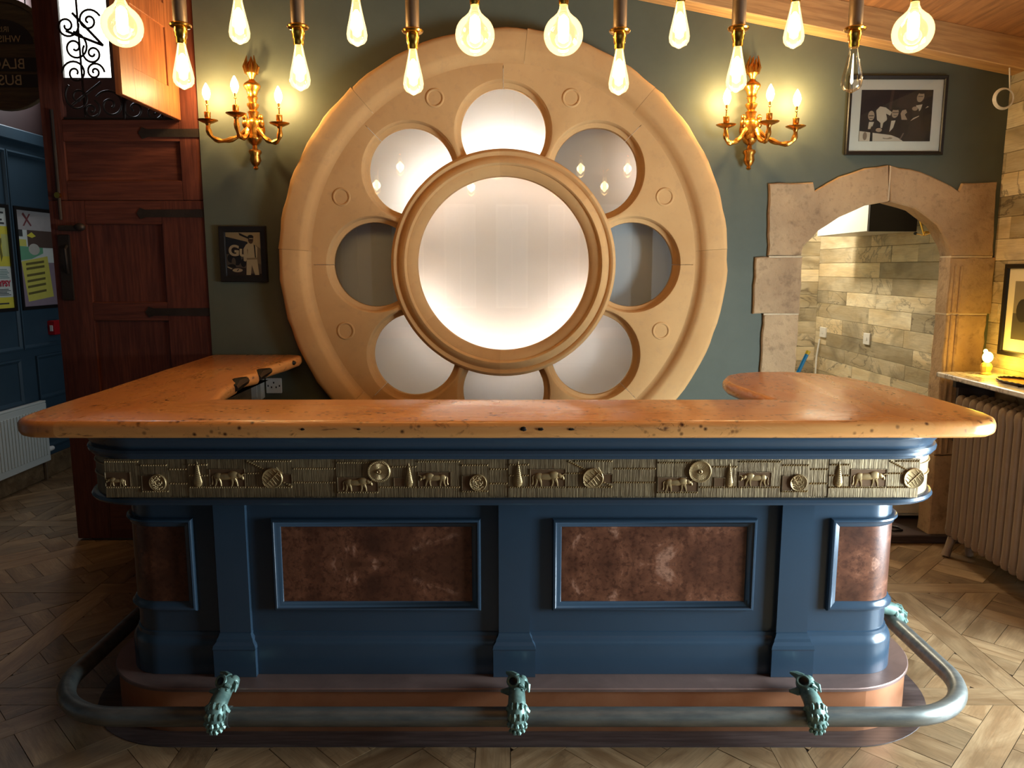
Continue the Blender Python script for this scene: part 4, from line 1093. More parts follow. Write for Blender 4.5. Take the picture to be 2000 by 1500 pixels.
spec = [(242, 92, 'globe', 0), (360, 175, 'pear', 1), (469, 87, 'pear', 0), (587, 178, 'pear', 1), (698, 91, 'pear', 0), (808, 186, 'pear', 1), (928, 109, 'globe', 0), (1100, 109, 'globe', 0), (1208, 186, 'pear', 1), (1326, 95, 'pear', 0), (1437, 181, 'pear', 1), (1549, 95, 'pear', 0), (1662, 182, 'off', 1), (1780, 103, 'globe', 0)]
for px, py, kind, low in spec:
    x, ztip = P(px, py, CHY); g_, f_ = BM[kind]
    L_ = 0.139 if kind != 'globe' else 0.026+0.014-0.012+0.062*2
    zt = ztip+L_
    s_ = thing('x', None, None) if False else None
    if low:
        zs = zt+0.056
        t_ = MB().lathe([(0.0215, zs), (0.0215, 2.505)], (x, CHY, 0), 20).build('down_tube', M['tube'], ch, True)
        so = link('lamp_holder', ME_SOCK, t_, (x, CHY, zs))
        for sx in (-1, 1):
            MB().tube([(x+sx*0.02, CHY, 2.44), (x+sx*0.05, CHY, 2.425), (x+sx*0.075, CHY, 2.412), (x+sx*0.088, CHY, 2.425), (x+sx*0.078, CHY, 2.435)], 0.005, 6).build('scroll', M['brass'], t_, True)
    else:
        zs = zt+0.018
        t_ = MB().lathe([(0.012, zs+0.045), (0.012, 2.505)], (x, CHY, 0), 12).build('drop_stem', M['tube'], ch, True)
        so = link('lamp_holder', ME_SOCK2, t_, (x, CHY, zs))
    b_ = link('bulb', g_, ch, (x, CHY, zt)); 
    fo = link('filament', f_, b_, (x, CHY, zt))
    if kind != 'off': point('bulb_light', (x, CHY, zt-0.07), BULB_W, WARM, 0.03, b_)

# ================================================================== SCONCES
def sconce(px, arms_px, label):
    x, zt = P(px, 115, BACK-0.05); z0 = P(px, 332, BACK-0.05)[1]; H = zt-z0
    y = BACK-0.045
    t = thing('wall_sconce', label, 'wall light', (x, BACK, z0), 'gilt candle sconces on the green wall')
    k = H/0.56
    prof = [(0.004, 0.0), (0.012, 0.008), (0.008, 0.018), (0.018, 0.03), (0.026, 0.05), (0.022, 0.075), (0.03, 0.09), (0.028, 0.10), (0.012, 0.108), (0.010, 0.125), (0.026, 0.14), (0.034, 0.155), (0.036, 0.165), (0.030, 0.175), (0.034, 0.20), (0.036, 0.24), (0.030, 0.255), (0.02, 0.262), (0.022, 0.285), (0.026, 0.295), (0.016, 0.305), (0.026, 0.325), (0.028, 0.335), (0.016, 0.343), (0.020, 0.36), (0.024, 0.368), (0.020, 0.376), (0.026, 0.40), (0.037, 0.418), (0.039, 0.428), (0.034, 0.438), (0.018, 0.45), (0.011, 0.46), (0.014, 0.47), (0.022, 0.485), (0.027, 0.50), (0.022, 0.515), (0.01, 0.522)]
    mb = MB(); mb.lathe([(r*1.15, h*k) for r, h in prof], (x, y, z0), 18); st = mb.build('stem', M['gilt'], t, 50)
    for q in range(9):
        a = 2*PI*q/9; r = 0.024
        MB().tube([(x+r*math.cos(a), y+r*math.sin(a), z0+0.49*k), (x+r*1.5*math.cos(a), y+r*1.2*math.sin(a), z0+0.52*k), (x+r*0.95*math.cos(a+0.3), y+r*0.8*math.sin(a), z0+(0.545+0.015*(q % 3))*k)], [0.012, 0.010, 0.002], 6).build('flame_leaf', M['gilt'], st, True)
    MB().tube([(x, y, z0+0.50*k), (x-0.004, y, z0+0.54*k), (x+0.002, y, z0+0.575*k)], [0.014, 0.010, 0.001], 8).build('flame_leaf', M['gilt'], st, True)
    for sx in (-1, 1):
        mb = MB(); mb.ell((x+sx*0.042, y-0.012, z0+0.265*k), (0.014, 0.014, 0.018), 10, 8); mb.ell((x+sx*0.040, y-0.01, z0+0.235*k), (0.020, 0.016, 0.026), 10, 8); mb.ell((x+sx*0.036, y-0.006, z0+0.20*k), (0.016, 0.014, 0.03), 10, 8)
        mb.build('mask', M['gilt'], st, True)
    MB().lathe([(0.05, 0.0), (0.05, 0.012), (0.03, 0.02)], (x, BACK-0.021, z0+0.21*k), 20, 'Y').build('wall_plate', M['gilt'], t, True)
    for (apx, apy, dy) in arms_px:
        d = BACK-dy; ax, az = P(apx, apy, d)     # pan centre
        zb_ = z0+0.185*k
        pts = []
        p0 = Vector((x+(0.02 if ax > x else -0.02), y-0.015, z0+0.215*k)); p3 = Vector((ax, d, az-0.012))
        p1 = p0+(Vector((ax, d, 0))-Vector((p0.x, p0.y, 0)))*0.45+Vector((0, 0, -0.10)); p2 = p3+Vector(((ax-x)*0.06, 0, -0.11))
        for i in range(17):
            u = i/16; pts.append(tuple(p0*(1-u)**3+p1*3*u*(1-u)**2+p2*3*u*u*(1-u)+p3*u**3))
        ma = MB(); ma.tube(pts, [0.0125+0.003*math.sin(i*1.5) for i in range(17)], 8); arm = ma.build('arm', M['gilt'], t, True)
        ma = MB(); ma.lathe([(0.010, -0.022), (0.014, -0.012), (0.026, -0.008), (0.049, 0.003), (0.052, 0.007), (0.047, 0.008), (0.02, 0.002), (0.008, 0.004)], (ax, d, az), 22); ma.build('drip_pan', M['gilt'], arm, True)
        ma = MB(); ma.lathe([(0.010, 0.004), (0.015, 0.009), (0.011, 0.013), (0.0155, 0.018), (0.0165, 0.046), (0.014, 0.048), (0.004, 0.05), (0.0035, 0.078), (0.008, 0.082), (0.0035, 0.087), (0.006, 0.098), (0.007, 0.108)], (ax, d, az), 14); ma.build('candle_cup', M['gilt'], arm, True)
        ma = MB(); ma.lathe([(0.008, 0.106), (0.0165, 0.122), (0.021, 0.140), (0.018, 0.160), (0.010, 0.178), (0.002, 0.192)], (ax, d, az), 14); bo = ma.build('candle_bulb', M['flame'], arm, True)
        point('sconce_light', (ax, d, az+0.145), CANDLE_W, (1.0, 0.72, 0.36), 0.02, arm)
sconce(489, [(406, 237, 0.11), (461, 224, 0.17), (546, 243, 0.11)], 'gilt three-arm candle sconce between wooden door and rose window')
sconce(1472, [(1418, 246, 0.11), (1502, 240, 0.17), (1554, 249, 0.11)], 'gilt three-arm candle sconce beside the framed dinner photograph')

# ================================================================== PICTURES
def print_mesh(name, parent, x0, z0, w, h, y, shapes, axis='back'):
    cols = []; mb = MB(); mats = []
    for i, (c, poly) in enumerate(shapes):
        if c not in cols: cols.append(c); mats.append(ink(c))
        mb.cur = cols.index(c); off = 0.0004+0.00012*i
        if axis == 'back': pts = [(x0+u*w, y-off, z0+v*h) for u, v in poly]
        else: pts = [(y+off*axis, x0+u*w, z0+v*h) for u, v in poly]
        n = len(mb.v); mb.v += pts; mb.f.append(tuple(range(n, n+len(pts)))); mb.mi.append(mb.cur)
    return mb.build(name, mats, parent)
def El(cx, cy, rx, ry, n=16, a=0): return [(cx+rx*math.cos(2*PI*i/n)*math.cos(a)-ry*math.sin(2*PI*i/n)*math.sin(a), cy+rx*math.cos(2*PI*i/n)*math.sin(a)+ry*math.sin(2*PI*i/n)*math.cos(a)) for i in range(n)]
def Rc(a, b, c, d): return [(a, c), (b, c), (b, d), (a, d)]
def picture(label, x0, x1, z0, z1, fw, mat_w, shapes, bg, tilt=0.0):
    y = BACK-0.004
    t = thing('framed_picture', label, 'picture', ((x0+x1)/2, BACK, z0))
    mb = MB(); frame_xz(mb, x0, x1, z0, z1, y, [(0, 0), (0, 0.016), (0.004, 0.022), (fw-0.004, 0.020), (fw, 0.012), (fw, 0.0)]); mb.build('frame', M['black'], t)
    MB().box(x0+0.004, x1-0.004, y-0.006, y, z0+0.004, z1-0.004).build('backing_board', M['mat_white'], t)
    a, b, c, d = x0+fw+mat_w, x1-fw-mat_w, z0+fw+mat_w, z1-fw-mat_w
    print_mesh('print', t, a, c, b-a, d-c, y-0.006, [(bg, Rc(0, 1, 0, 1))]+shapes)
    MB().box(x0+fw-0.001, x1-fw+0.001, y-0.0115, y-0.0105, z0+fw-0.001, z1-fw+0.001).build('glass', M['pane'], t)
    return t, a, c, b-a, d-c, y-0.009
x0, z1 = P(425, 441, 4.28); x1, z0 = P(521, 551, 4.28); x0 = P(429, 496, 4.28)[0]; x1 = P(521, 496, 4.28)[0]
sep, cr, dk, gy, wt_ = (58, 42, 34), (206, 186, 150), (34, 26, 24), (118, 102, 88), (226, 212, 184)
sh = [(cr, [(0, 0.78), (1, 0.55), (1, 1), (0, 1)]), ((44, 44, 54), [(0, 0.68), (0.62, 0.60), (0.62, 0.78), (0, 0.90)]), (dk, [(0.38, 0.99), (0.40, 0.93), (0.70, 0.83), (0.70, 0.87)]),
      (gy, Rc(0, 1, 0.05, 0.50)), (dk, El(0.12, 0.40, 0.10, 0.10)), (dk, El(0.30, 0.38, 0.12, 0.14)), (gy, El(0.2, 0.32, 0.06, 0.10)), (dk, El(0.48, 0.30, 0.08, 0.10)), (dk, El(0.14, 0.22, 0.12, 0.05)),
      (sep, [(0, 0.0), (0.55, 0.0), (0.55, 0.18), (0, 0.22)]), (wt_, El(0.30, 0.13, 0.15, 0.045)), (dk, [(0.27, 0.11), (0.30, 0.11), (0.35, 0.155), (0.32, 0.155)]), (wt_, [(0, 0.2), (0.12, 0.15), (0.16, 0.17), (0.02, 0.22)]),
      ((150, 132, 108), [(0.82, 0.30), (1, 0.26), (1, 0.62), (0.86, 0.70)]),
      (wt_, [(0.49, 0.35), (0.50, 0.62), (0.58, 0.72), (0.70, 0.76), (0.80, 0.72), (0.90, 0.66), (0.88, 0.40), (0.92, 0.02), (0.80, 0.02), (0.72, 0.25), (0.68, 0.02), (0.55, 0.02), (0.58, 0.36), (0.54, 0.33)]),
      ((168, 150, 120), [(0.58, 0.37), (0.88, 0.38), (0.88, 0.42), (0.58, 0.41)]), (dk, [(0.82, 0.42), (0.85, 0.42), (0.84, 0.70), (0.80, 0.72)]), ((150, 128, 98), [(0.60, 0.62), (0.62, 0.46), (0.63, 0.60)]),
      ((96, 66, 48), El(0.72, 0.83, 0.075, 0.095)), (dk, El(0.72, 0.89, 0.085, 0.05)), (cr, Rc(0.68, 0.78, 0.845, 0.865)), (dk, Rc(0.655, 0.79, 0.815, 0.832))]
t, a, c, w_, h_, yy = picture('small black-framed photograph of a figure in white overalls on the green wall', x0, x1, z0, z1, 0.034, 0.0, sh, sep)
text('lettering', 'Gu', 0.080, (a+0.33*w_, yy-0.0005, c+0.565*h_), (PI/2, 0.06, 0), ink(wt_), t, bold=0.003)
x0, z1 = P(1652, 146, 4.27); x1, z0 = P(1840, 302, 4.27); x0 = P(1657, 222, 4.27)[0]; x1 = P(1850, 222, 4.27)[0]
bk, dk2, skin, wh, mid = (40, 28, 24), (26, 18, 16), (190, 160, 128), (222, 200, 168), (74, 54, 44)
sh = [(mid, [(0.42, 1), (0.46, 1), (0.43, 0.62), (0.39, 0.62)]), ((58, 42, 36), [(0.50, 0.66), (0.53, 0.90), (0.66, 0.95), (0.80, 0.9), (0.8, 0.6)]),
      (wh, [(0.24, 0.40), (0.22, 0.60), (0.27, 0.68), (0.35, 0.66), (0.44, 0.57), (0.42, 0.50), (0.36, 0.54), (0.38, 0.44), (0.35, 0.26), (0.30, 0.26)]),
      (dk2, [(0.0, 0.22), (0.02, 0.36), (0.10, 0.44), (0.22, 0.44), (0.29, 0.36), (0.30, 0.2), (0.1, 0.15)]), (wh, [(0.12, 0.24), (0.13, 0.38), (0.20, 0.38), (0.17, 0.24)]), (skin, El(0.155, 0.50, 0.045, 0.095)), (dk2, Rc(0.12, 0.19, 0.49, 0.505)), (dk2, Rc(0.13, 0.18, 0.44, 0.45)),
      (dk2, [(0.68, 0.0), (0.66, 0.35), (0.74, 0.55), (0.80, 0.70), (0.92, 0.70), (1.0, 0.58), (1, 0)]), (wh, [(0.77, 0.70), (0.80, 0.55), (0.84, 0.62), (0.86, 0.73)]), (dk2, [(0.77, 0.74), (0.86, 0.76), (0.86, 0.72), (0.78, 0.70)]), (skin, El(0.825, 0.86, 0.050, 0.10, a=-0.15)), (dk2, El(0.84, 0.955, 0.055, 0.035)), (dk2, Rc(0.79, 0.86, 0.865, 0.877)), (wh, [(0.90, 0.64), (0.95, 0.67), (0.93, 0.685)]),
      (dk2, [(0.30, 0.12), (0.33, 0.36), (0.42, 0.46), (0.56, 0.46), (0.66, 0.40), (0.70, 0.20), (0.62, 0.0), (0.4, 0.05)]), (wh, [(0.42, 0.18), (0.44, 0.42), (0.50, 0.42), (0.47, 0.26)]), (dk2, [(0.43, 0.44), (0.51, 0.45), (0.51, 0.41), (0.44, 0.40)]), (skin, El(0.485, 0.55, 0.048, 0.095, a=-0.1)), (dk2, El(0.49, 0.64, 0.055, 0.035)), (dk2, Rc(0.45, 0.53, 0.555, 0.567)), (dk2, Rc(0.465, 0.51, 0.495, 0.505)),
      (skin, [(0.58, 0.42), (0.56, 0.54), (0.58, 0.60), (0.63, 0.62), (0.65, 0.56), (0.62, 0.52), (0.66, 0.42)]), (bk, [(0.66, 0.0), (0.70, 0.36), (0.80, 0.48), (0.88, 0.40), (0.92, 0.0)]), (wh, [(0.70, 0.39), (0.74, 0.45), (0.82, 0.50), (0.82, 0.485), (0.75, 0.43)]), (bk, El(0.76, 0.58, 0.055, 0.09)), (skin, El(0.755, 0.635, 0.04, 0.04)),
      (wh, [(0.0, 0.0), (0.0, 0.20), (0.22, 0.16), (0.45, 0.12), (0.56, 0.06), (0.62, 0.0)]), (skin, El(0.27, 0.22, 0.045, 0.04)), (dk2, [(0.15, 0.0), (0.155, 0.24), (0.17, 0.30), (0.185, 0.24), (0.19, 0.0)]), ((150, 124, 98), El(0.08, 0.10, 0.03, 0.08)), ((160, 136, 108), El(0.40, 0.06, 0.07, 0.02)), (wh, El(0.38, 0.09, 0.05, 0.03)), (gy, [(0.58, 0.02), (0.63, 0.16), (0.61, 0.16), (0.57, 0.05)])]
picture('black-framed dinner photograph with wide cream mount above the stone arch', x0, x1, z0, z1, 0.020, 0.052, sh, bk)
# picture on the plank wall (turned to face -x)
yA, yB = 4.165, 3.75; zp1, zp0 = 1.60, 1.115
t = thing('framed_picture', 'black-framed picture with cream mount on the plank wall above the shelf', 'picture', (RIGHT-0.02, (yA+yB)/2, zp0))
mb = MB(); frame_yz(mb, yB, yA, zp0, zp1, RIGHT-0.017, [(0, 0), (0, 0.018), (0.003, 0.022), (0.022, 0.020), (0.026, 0.010), (0.026, 0)], -1); mb.build('frame', M['black'], t)
MB().box(RIGHT-0.023, RIGHT-0.017, yB+0.004, yA-0.004, zp0+0.004, zp1-0.004).build('backing_board', M['mat_white'], t)
print_mesh('print', t, yB+0.08, zp0+0.09, yA-yB-0.16, zp1-zp0-0.18, RIGHT-0.023, [((150, 138, 118), Rc(0, 1, 0, 1)), ((84, 78, 72), Rc(0, 1, 0, 0.45)), ((52, 48, 46), El(0.7, 0.5, 0.2, 0.2))], -1)

# posters on the blue wall
def poster(label, y0, y1, z0, z1, shapes, bg, txts=()):
    t = thing('poster', label, 'poster', (LEFT, (y0+y1)/2, z0), None)
    mb = MB(); frame_yz(mb, y0, y1, z0, z1, LEFT, [(0, 0), (0, 0.02), (0.024, 0.02), (0.024, 0.008)], 1); mb.build('frame', M['black'], t)
    MB().box(LEFT+0.001, LEFT+0.008, y0+0.01, y1-0.01, z0+0.01, z1-0.01).build('sheet', ink(bg), t)
    print_mesh('print', t, y0+0.024, z0+0.024, y1-y0-0.048, z1-z0-0.048, LEFT+0.008, shapes, 1)
    for body, sz, u, v, col in txts:
        text('lettering', body, sz, (LEFT+0.012, y0+0.024+u*(y1-y0-0.048), z0+0.024+v*(z1-z0-0.048)), (PI/2, 0, PI/2), ink(col), t, bold=0.002)
Yw, Tl, Pu, Wh, Gn, Bk = (226, 210, 70), (120, 190, 170), (120, 40, 90), (222, 224, 214), (110, 170, 130), (60, 60, 58)
def lines(u0, u1, v0, v1, n, col): return [(col, Rc(u0, u1-(0.1*(i % 3)*(u1-u0)), v0+(v1-v0)*i/n, v0+(v1-v0)*(i+0.5)/n)) for i in range(n)]
pa = [(Pu, Rc(0, 0.72, 0.42, 0.82)), (Yw, [(0.66, 0.42), (0.60, 0.82), (1, 0.82), (1, 0.42)]), ((120, 110, 40), [(0.82, 0.46), (0.86, 0.52), (0.84, 0.62), (0.88, 0.70), (0.84, 0.70), (0.80, 0.60)]), ((200, 200, 120), Rc(0.86, 1, 0.52, 0.74)), (Wh, Rc(0, 1, 0.12, 0.41)), (Yw, Rc(0, 1, 0, 0.11)), (Bk, Rc(0.1, 0.9, 0.04, 0.055))] + lines(0.55, 0.95, 0.84, 0.98, 4, Bk) + lines(0.5, 0.72, 0.30, 0.40, 6, (120, 150, 140)) + lines(0.75, 0.95, 0.30, 0.40, 6, (120, 150, 140)) + lines(0.55, 0.95, 0.13, 0.20, 5, Bk)
poster('tall framed poster with yellow foot and red GYPSY lettering', 4.95, 5.51, 1.275, 2.015, pa, Wh, [('GYPSY', 0.056, 0.80, 0.245, (190, 40, 60))])
pb = [((178, 170, 166), Rc(0, 1, 0.80, 1)), ((120, 60, 60), [(0.15, 0.84), (0.19, 0.84), (0.36, 0.97), (0.32, 0.97)]), ((120, 60, 60), [(0.15, 0.96), (0.34, 0.84), (0.37, 0.85), (0.19, 0.98)]), (Bk, Rc(0.03, 0.13, 0.73, 0.80)), ((90, 70, 60), Rc(0.24, 0.9, 0.62, 0.80)), (Yw, [(0.22, 0.74), (0.35, 0.78), (0.45, 0.74), (0.35, 0.72)]), ((216, 208, 100), Rc(0, 0.2, 0.63, 0.70)), (Gn, [(0, 0.48), (0.3, 0.50), (0.6, 0.56), (0.6, 0.62), (0, 0.63)]), ((196, 190, 176), El(0.38, 0.60, 0.14, 0.06)), ((150, 130, 140), Rc(0, 1, 0.0, 0.46)),
      ((216, 204, 92), [(0.04, 0.47), (0.7, 0.53), (0.78, 0.09), (0.13, 0.05)])] + [((110, 100, 50), [(0.14, v), (0.6, v+0.03), (0.6, v+0.055), (0.14, v+0.025)]) for v in (0.12, 0.19, 0.25, 0.31, 0.38, 0.43)]
poster('framed collage poster with slanted yellow handbill beside the wooden door', 5.57, 6.1, 1.275, 2.015, pb, Wh)
# call point
cp = thing('fire_call_point', 'small red fire alarm call point on the blue wall', 'alarm', (LEFT, 5.93, 1.07))
MB().box(LEFT+0.001, LEFT+0.05, 5.87, 5.98, 1.07, 1.18, 0.006).build('housing', M['red'], cp)
MB().box(LEFT+0.02, LEFT+0.04, 5.863, 5.869, 1.10, 1.145, 0.001).build('break_glass', M['plastic'], cp)
# barrel head sign hanging in the passage, lettering seen reversed
sg = thing('barrel_head_sign', 'round wooden whiskey sign with reversed lettering hanging in the passage', 'sign', (P(12, 110, 4.95)[0], 4.95, 2.6))
sx, sz = P(12, 108, 4.95); sr = 0.33
MB().lathe([(sr, 0.0), (sr, -0.03), (sr-0.004, -0.034), (sr-0.03, -0.034), (sr-0.032, -0.026), (0.001, -0.026)], (sx, 4.95, sz), 48, 'Y').build('barrel_head', grainwood('oak_sign', (116, 92, 58), (96, 74, 46), (60, 44, 28), 0.6), sg, 40)
for k, (za, hh) in enumerate(((-0.060, 0.08), (-0.155, 0.075))):
    MB().box(sx-0.24, sx+0.24, 4.95-0.029, 4.95-0.0265, sz+za-hh/2, sz+za+hh/2).build('band', ink((52, 38, 26)), sg)
ss = MB(); ss.prism_xz([(sx+x, sz+z) for x, z in [(0.19*math.cos(t), 0.06+0.14*math.sin(t)) for t in [PI*i/16 for i in range(17)]]], 4.95-0.029, 4.95-0.0265); ss.build('band', ink((52, 38, 26)), sg)
kc = ink((196, 166, 120))
text('lettering', 'BLACK', 0.085, (sx, 4.95-0.031, sz-0.060), (PI/2, 0, 0), kc, sg, mirror=True)
text('lettering', 'BUSH', 0.085, (sx, 4.95-0.031, sz-0.155), (PI/2, 0, 0), kc, sg, mirror=True)
text('lettering', 'WHISKEY', 0.055, (sx, 4.95-0.031, sz+0.085), (PI/2, 0, 0), kc, sg, mirror=True)
text('lettering', 'IRISH', 0.045, (sx, 4.95-0.031, sz+0.14), (PI/2, 0, 0), kc, sg, mirror=True)
for q in (-0.15, 0.15): MB().tube([(sx+q, 4.94, sz+0.29), (sx+q, 4.94, zc(sx)+0.02)], 0.004, 6).build('hanging_chain', M['iron'], sg)

# ================================================================== RADIATORS, SHELF
rd = thing('panel_radiator', 'white ribbed panel radiator on the blue wall', 'radiator', (LEFT+0.06, 5.1, 0.1))
xw = LEFT+0.05
MB().box(xw, xw+0.012, 4.45, 5.66, 0.14, 0.585, 0.004).build('front_plate', M['rad_white'], rd)
MB().box(LEFT+0.022, xw+0.012, 4.45, 5.66, 0.586, 0.60, 0.003).build('top_grille', M['rad_white'], rd)
MB().box(LEFT+0.022, xw, 5.645, 5.66, 0.14, 0.585, 0.002).build('end_plate', M['rad_white'], rd)
mb = MB(); mb.box(xw+0.012, xw+0.018, -0.012, 0.012, 0.19, 0.545, 0.004); me = mb.mesh('rib', M['rad_white'])
for k in range(34): link('rib', me, rd, (0, 4.49+k*0.0345, 0))
MB().lathe([(0.018, 0), (0.02, 0.03), (0.017, 0.06)], (xw-0.01, 5.67, 0.22), 14, 'Y').build('valve', M['plastic'], rd, True)
MB().tube([(xw-0.01, 5.63, 0.15), (xw-0.01, 5.63, 0.0)], 0.008, 8).build('pipe', M['tube'], rd, True)

cr_ = thing('column_radiator', 'old cast-iron column radiator under the marble shelf', 'radiator', (2.49, 3.5, 0))
def section_mesh():
    mb = MB(); n = 12
    for xo in (-0.062, 0.0, 0.062):
        mb.lathe([(0.004, 0.115), (0.020, 0.125), (0.027, 0.15), (0.024, 0.20), (0.0235, 0.82), (0.028, 0.86), (0.026, 0.885), (0.016, 0.90), (0.003, 0.905)], (xo, 0, 0), n)
    mb.box(-0.062, 0.062, -0.018, 0.018, 0.13, 0.17); mb.box(-0.062, 0.062, -0.018, 0.018, 0.83, 0.875)
    mb.ell((-0.066, 0, 0.155), (0.026, 0.012, 0.012), 8, 6)
    return mb.mesh('column', M['rad_bronze'], True)
ME_COL = section_mesh()
for k in range(21): link('column', ME_COL, cr_, (2.475, 4.06-k*0.0605, 0))
for yy in (4.06, 2.85):
    MB().tube([(2.44, yy, 0.15), (2.425, yy, 0.10), (2.41, yy, 0.05), (2.395, yy-0.005, 0.006)], [0.024, 0.022, 0.02, 0.024], 10).build('foot', M['rad_bronze'], cr_, True)
    MB().tube([(2.51, yy, 0.15), (2.53, yy, 0.006)], [0.02, 0.02], 10).build('foot', M['rad_bronze'], cr_, True)
sh_ = thing('marble_shelf', 'veined marble shelf above the column radiator', 'shelf', (2.52, 3.5, 0.97))
MB().box(2.345, RIGHT-0.018, 2.7, 4.205, 0.985, 1.012, 0.005).build('shelf_slab', M['marble'], sh_)
for yy in (4.17, 3.4, 2.75): MB().box(2.43, RIGHT-0.018, yy-0.015, yy+0.015, 0.93, 0.984, 0.003).build('bracket', M['iron'], sh_)
MB().box(2.62, RIGHT-0.018, 2.7, 4.2, 0.93, 0.984).build('wall_batten', M['iron'], sh_)
MB().box(2.46, 2.66, 4.178, 4.20, 0.62, 0.984, 0.003).build('end_board', M['edging'], sh_)
tl = thing('amber_lamp', 'small glowing amber lamp in the corner of the marble shelf', 'lamp', (2.555, 4.10, 1.012))
lx, ly = 2.545, 4.09
mb = MB(); mb.lathe([(0.026, 0.0), (0.028, 0.006), (0.022, 0.014), (0.028, 0.03), (0.030, 0.045), (0.024, 0.058), (0.016, 0.064)], (lx, ly, 1.013), 9); mb.build('base', ink((206, 170, 92), 0.4), tl, 20)
mb = MB(); mb.ell((lx+0.004, ly, 1.106), (0.026, 0.026, 0.030), 12, 8); mb.ell((lx-0.010, ly, 1.138), (0.011, 0.011, 0.012), 8, 6); mb.build('glow_shade', M['amber_flame'], tl, True)
point('amber_light', (lx, ly-0.05, 1.11), 3.2, (1.0, 0.62, 0.06), 0.03, tl)
pt = thing('rope_edge_tray', 'oval tray with twisted rim lying on the marble shelf', 'tray', (2.5, 3.86, 1.012))
mb = MB(); mb.loops([[(2.535+0.10*q*math.cos(2*PI*i/32), 3.72+0.20*q*math.sin(2*PI*i/32), 1.013+h) for i in range(32)] for q, h in ((0.8, 0.0), (0.95, 0.001), (1.0, 0.006), (0.97, 0.008), (0.8, 0.004))], cap0=True, cap1=True); mb.build('dish', M['gilt'], pt, True)
MB().tube([(2.535+0.099*math.cos(2*PI*i/60), 3.72+0.199*math.sin(2*PI*i/60), 1.022+0.0015*(i % 2)) for i in range(60)], [0.005+0.0016*(i % 2) for i in range(60)], 6, True).build('twisted_rim', M['iron'], pt, True)

# ================================================================== CORRIDOR THINGS
RX = RIGHT-0.017
ac = thing('wall_unit', 'white and dark box unit fixed high on the corridor planks', 'wall box', (2.55, 5.5, 1.80))
bx0 = P(1697, 430, 5.15)[0]; zq = P(1730, 452, 5.15)[1]
MB().box(bx0+0.004, RX, 5.15, 5.165, zq, zq+0.42, 0.002).build('end_cap', M['dark_plastic'], ac)
MB().box(bx0, RX, 5.166, 6.0, zq-0.0, zq+0.42, 0.004).build('casing', M['white_paint'], ac)
MB().box(bx0-0.004, bx0-0.0005, 5.95, 5.965, zq+0.06, zq+0.10).build('badge', M['black'], ac)
wf = thing('spotlight_fitting', 'small branched metal light fitting beside the box unit', 'light fitting', (RX, 4.82, 1.75))
def cw(px, py, dx=0.06):
    X = RX-dx; t_ = (px-1000)/FPX; d_ = None
    c, s = math.cos(PITCH), math.sin(PITCH); yc = (py-750)/FPX; k = X/t_
    return (X, k*(c-yc*s), CAMH+k*(-s-yc*c))
a_, b_ = cw(1795, 425), cw(1805, 460)
MB().tube([a_, b_], 0.006, 8).build('stem', M['brass'], wf, True)
MB().tube([(b_[0], b_[1], b_[2]+0.02), (RX-0.001, b_[1], b_[2]+0.02)], 0.008, 8).build('wall_arm', M['brass'], wf, True)
for e_, r_ in (((1783, 424), a_), ((1788, 456), b_), ((1826, 453), b_)):
    q = cw(*e_); MB().tube([r_, tuple((u+v)/2 for u, v in zip(r_, q)), q], [0.003, 0.003, 0.003], 6).build('branch', M['brass'], wf, True)
    MB().ell(q, (0.009, 0.020, 0.010), 10, 6).build('spot_head', M['black'], wf, True)
for px, py, lab, w_ in ((1609, 649, 'narrow white switch plate far along the corridor planks', 0.055), (1695, 662, 'square white light switch on the corridor planks', 0.045)):
    q = cw(px, py, 0.0)
    s_ = thing('light_switch', lab, 'switch', (RX, q[1], q[2]))
    hh = 0.043
    MB().box(RX-0.012, RX-0.0005, q[1]-0.05 if px > 1650 else q[1]-0.06, q[1]+0.05 if px > 1650 else q[1]+0.06, q[2]-hh, q[2]+hh, 0.003).build('plate', M['plastic'], s_)
    MB().box(RX-0.016, RX-0.0125, q[1]-0.012, q[1]+0.012, q[2]-0.012, q[2]+0.012, 0.001).build('rocker', M['plastic'], s_)
q = cw(1601, 662, 0.012)
cb = MB(); cb.tube([q, (q[0]-0.01, q[1]+0.02, q[2]-0.15), (q[0]-0.02, q[1]-0.0, q[2]-0.4), (q[0]-0.01, q[1], 0.05)], 0.008, 8)
tag(cb.build('power_cable', M['plastic'], None, True), 'white cable hanging below the far corridor switch', 'cable')
bm_ = thing('mop_handle', 'bright blue mop handle with yellow cap leaning in the archway', 'mop', (1.85, 4.75, 0.0))
(xa, za), (xb, zb_) = P(1559, 727, 4.85), P(1576, 692, 4.85)
dx, dz = (xb-xa)/(zb_-za), 1
MB().tube([(xb-(zb_-0.05)*dx, 4.85, 0.05), (xb, 4.85, zb_)], 0.012, 10).build('handle', M['cyan'], bm_, True)
MB().tube([(xb, 4.85, zb_), (xb+0.022*dx, 4.85, zb_+0.022)], 0.0135, 10).build('cap', M['yellow'], bm_, True)
MB().box(xb-zb_*dx-0.1, xb-zb_*dx+0.12, 4.82, 4.88, 0.003, 0.05, 0.01).build('mop_head', M['white_paint'], bm_)
cc = thing('cupboard', 'low cream cupboard standing inside the corridor', 'cupboard', (2.43, 4.85, 0.0))
MB().box(2.30, 2.555, 4.55, 5.2, 0.07, 0.78, 0.005).build('body', M['cream'], cc)
MB().box(2.32, 2.535, 4.60, 5.18, 0.002, 0.07).build('plinth', M['edging'], cc)
MB().box(2.32, 2.535, 4.540, 4.5495, 0.09, 0.76, 0.002).build('cupboard_door', M['cream'], cc)
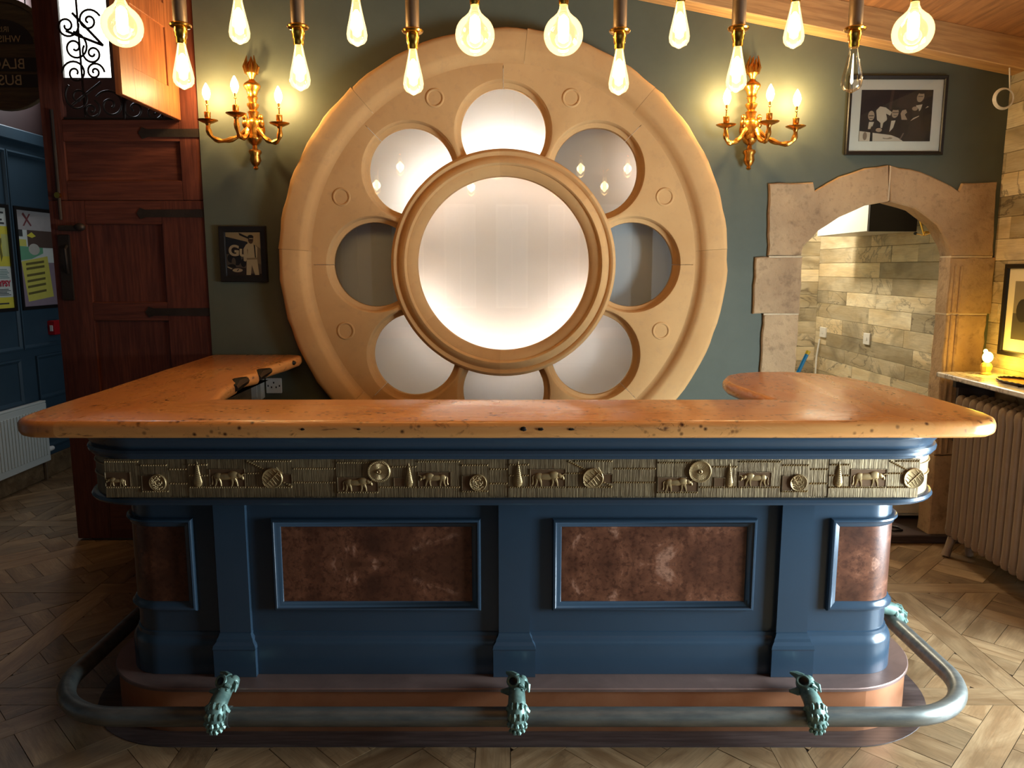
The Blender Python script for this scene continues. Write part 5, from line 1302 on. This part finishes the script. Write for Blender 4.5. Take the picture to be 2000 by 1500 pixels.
cbl = MB(); cbl.tube([(2.16, BACK+0.10, 0.057), (2.24, BACK+0.02, 0.057), (2.29, BACK+0.03, 0.057), (2.29, BACK+0.08, 0.057), (2.2, BACK+0.14, 0.057)], 0.006, 8)
tag(cbl.build('cable_loop', M['black'], None, True), 'black cable loop lying on the arch threshold', 'cable')
clp = thing('ceiling_lamp', 'round white ceiling lamp lighting the plank-lined corridor', 'lamp', (1.75, 5.9, 2.7))
MB().lathe([(0.14, 0.0), (0.14, -0.02), (0.12, -0.03)], (1.75, 5.9, 2.70), 24).build('base', M['white_paint'], clp, True)
MB().lathe([(0.12, -0.03), (0.11, -0.07), (0.05, -0.09), (0.001, -0.092)], (1.75, 5.9, 2.70), 24).build('diffuser', M['diffuser'], clp, True)
point('corridor_light', (1.75, 5.9, 2.52), 90, (1.0, 0.90, 0.72), 0.08, clp)

# sockets under the left arm, coil of cable at the corner
def socket(px, py, d, label, rz=0.0, faces='back'):
    x, z = P(px, py, d)
    s_ = thing('wall_socket', label, 'socket', (x, d, z), None, None, (0, 0, rz))
    MB().box(-0.043, 0.043, -0.012, -0.0005, -0.043, 0.043, 0.003).build('plate', M['plastic'], s_, local=True)
    for a, b in ((0, 0.018), (-0.013, -0.008), (0.013, -0.008), (-0.032, 0.0), (0.032, 0.0)):
        MB().box(a-0.0035, a+0.0035, -0.0128, -0.0122, b-0.005, b+0.005).build('slot', M['socket_hole'], s_, local=True)
socket(536, 753, BACK, 'white three-pin socket on the green wall below the worktop')
x, z = P(496, 760, BACK-0.05)
bx = thing('junction_box', 'pale grey box on the wall between worktop arm and socket', 'box', (x, BACK, z-0.06))
MB().box(x-0.065, x+0.045, BACK-0.075, BACK-0.001, z-0.06, z+0.085, 0.006).build('housing', M['rad_white'], bx)
MB().box(x-0.045, x+0.025, BACK-0.081, BACK-0.0755, z-0.045, z+0.06, 0.002).build('cover', M['white_paint'], bx)
x, z = P(1962, 192, BACK-0.14)
co_ = thing('cable_coil', 'coil of white cable hanging at the end of the beam', 'cable', (x, BACK-0.14, z))
for k in range(3):
    MB().tube([(x+(0.046+0.003*k)*math.cos(2*PI*i/28), BACK-0.14+0.006*k, z+(0.048+0.002*k)*math.sin(2*PI*i/28)) for i in range(28)], 0.004, 6, True).build('loop', M['plastic'], co_, True)
MB().tube([(x+0.03, BACK-0.13, z+0.04), (x+0.035, BACK-0.10, zb(x)+0.01)], 0.004, 6).build('tail', M['plastic'], co_, True)
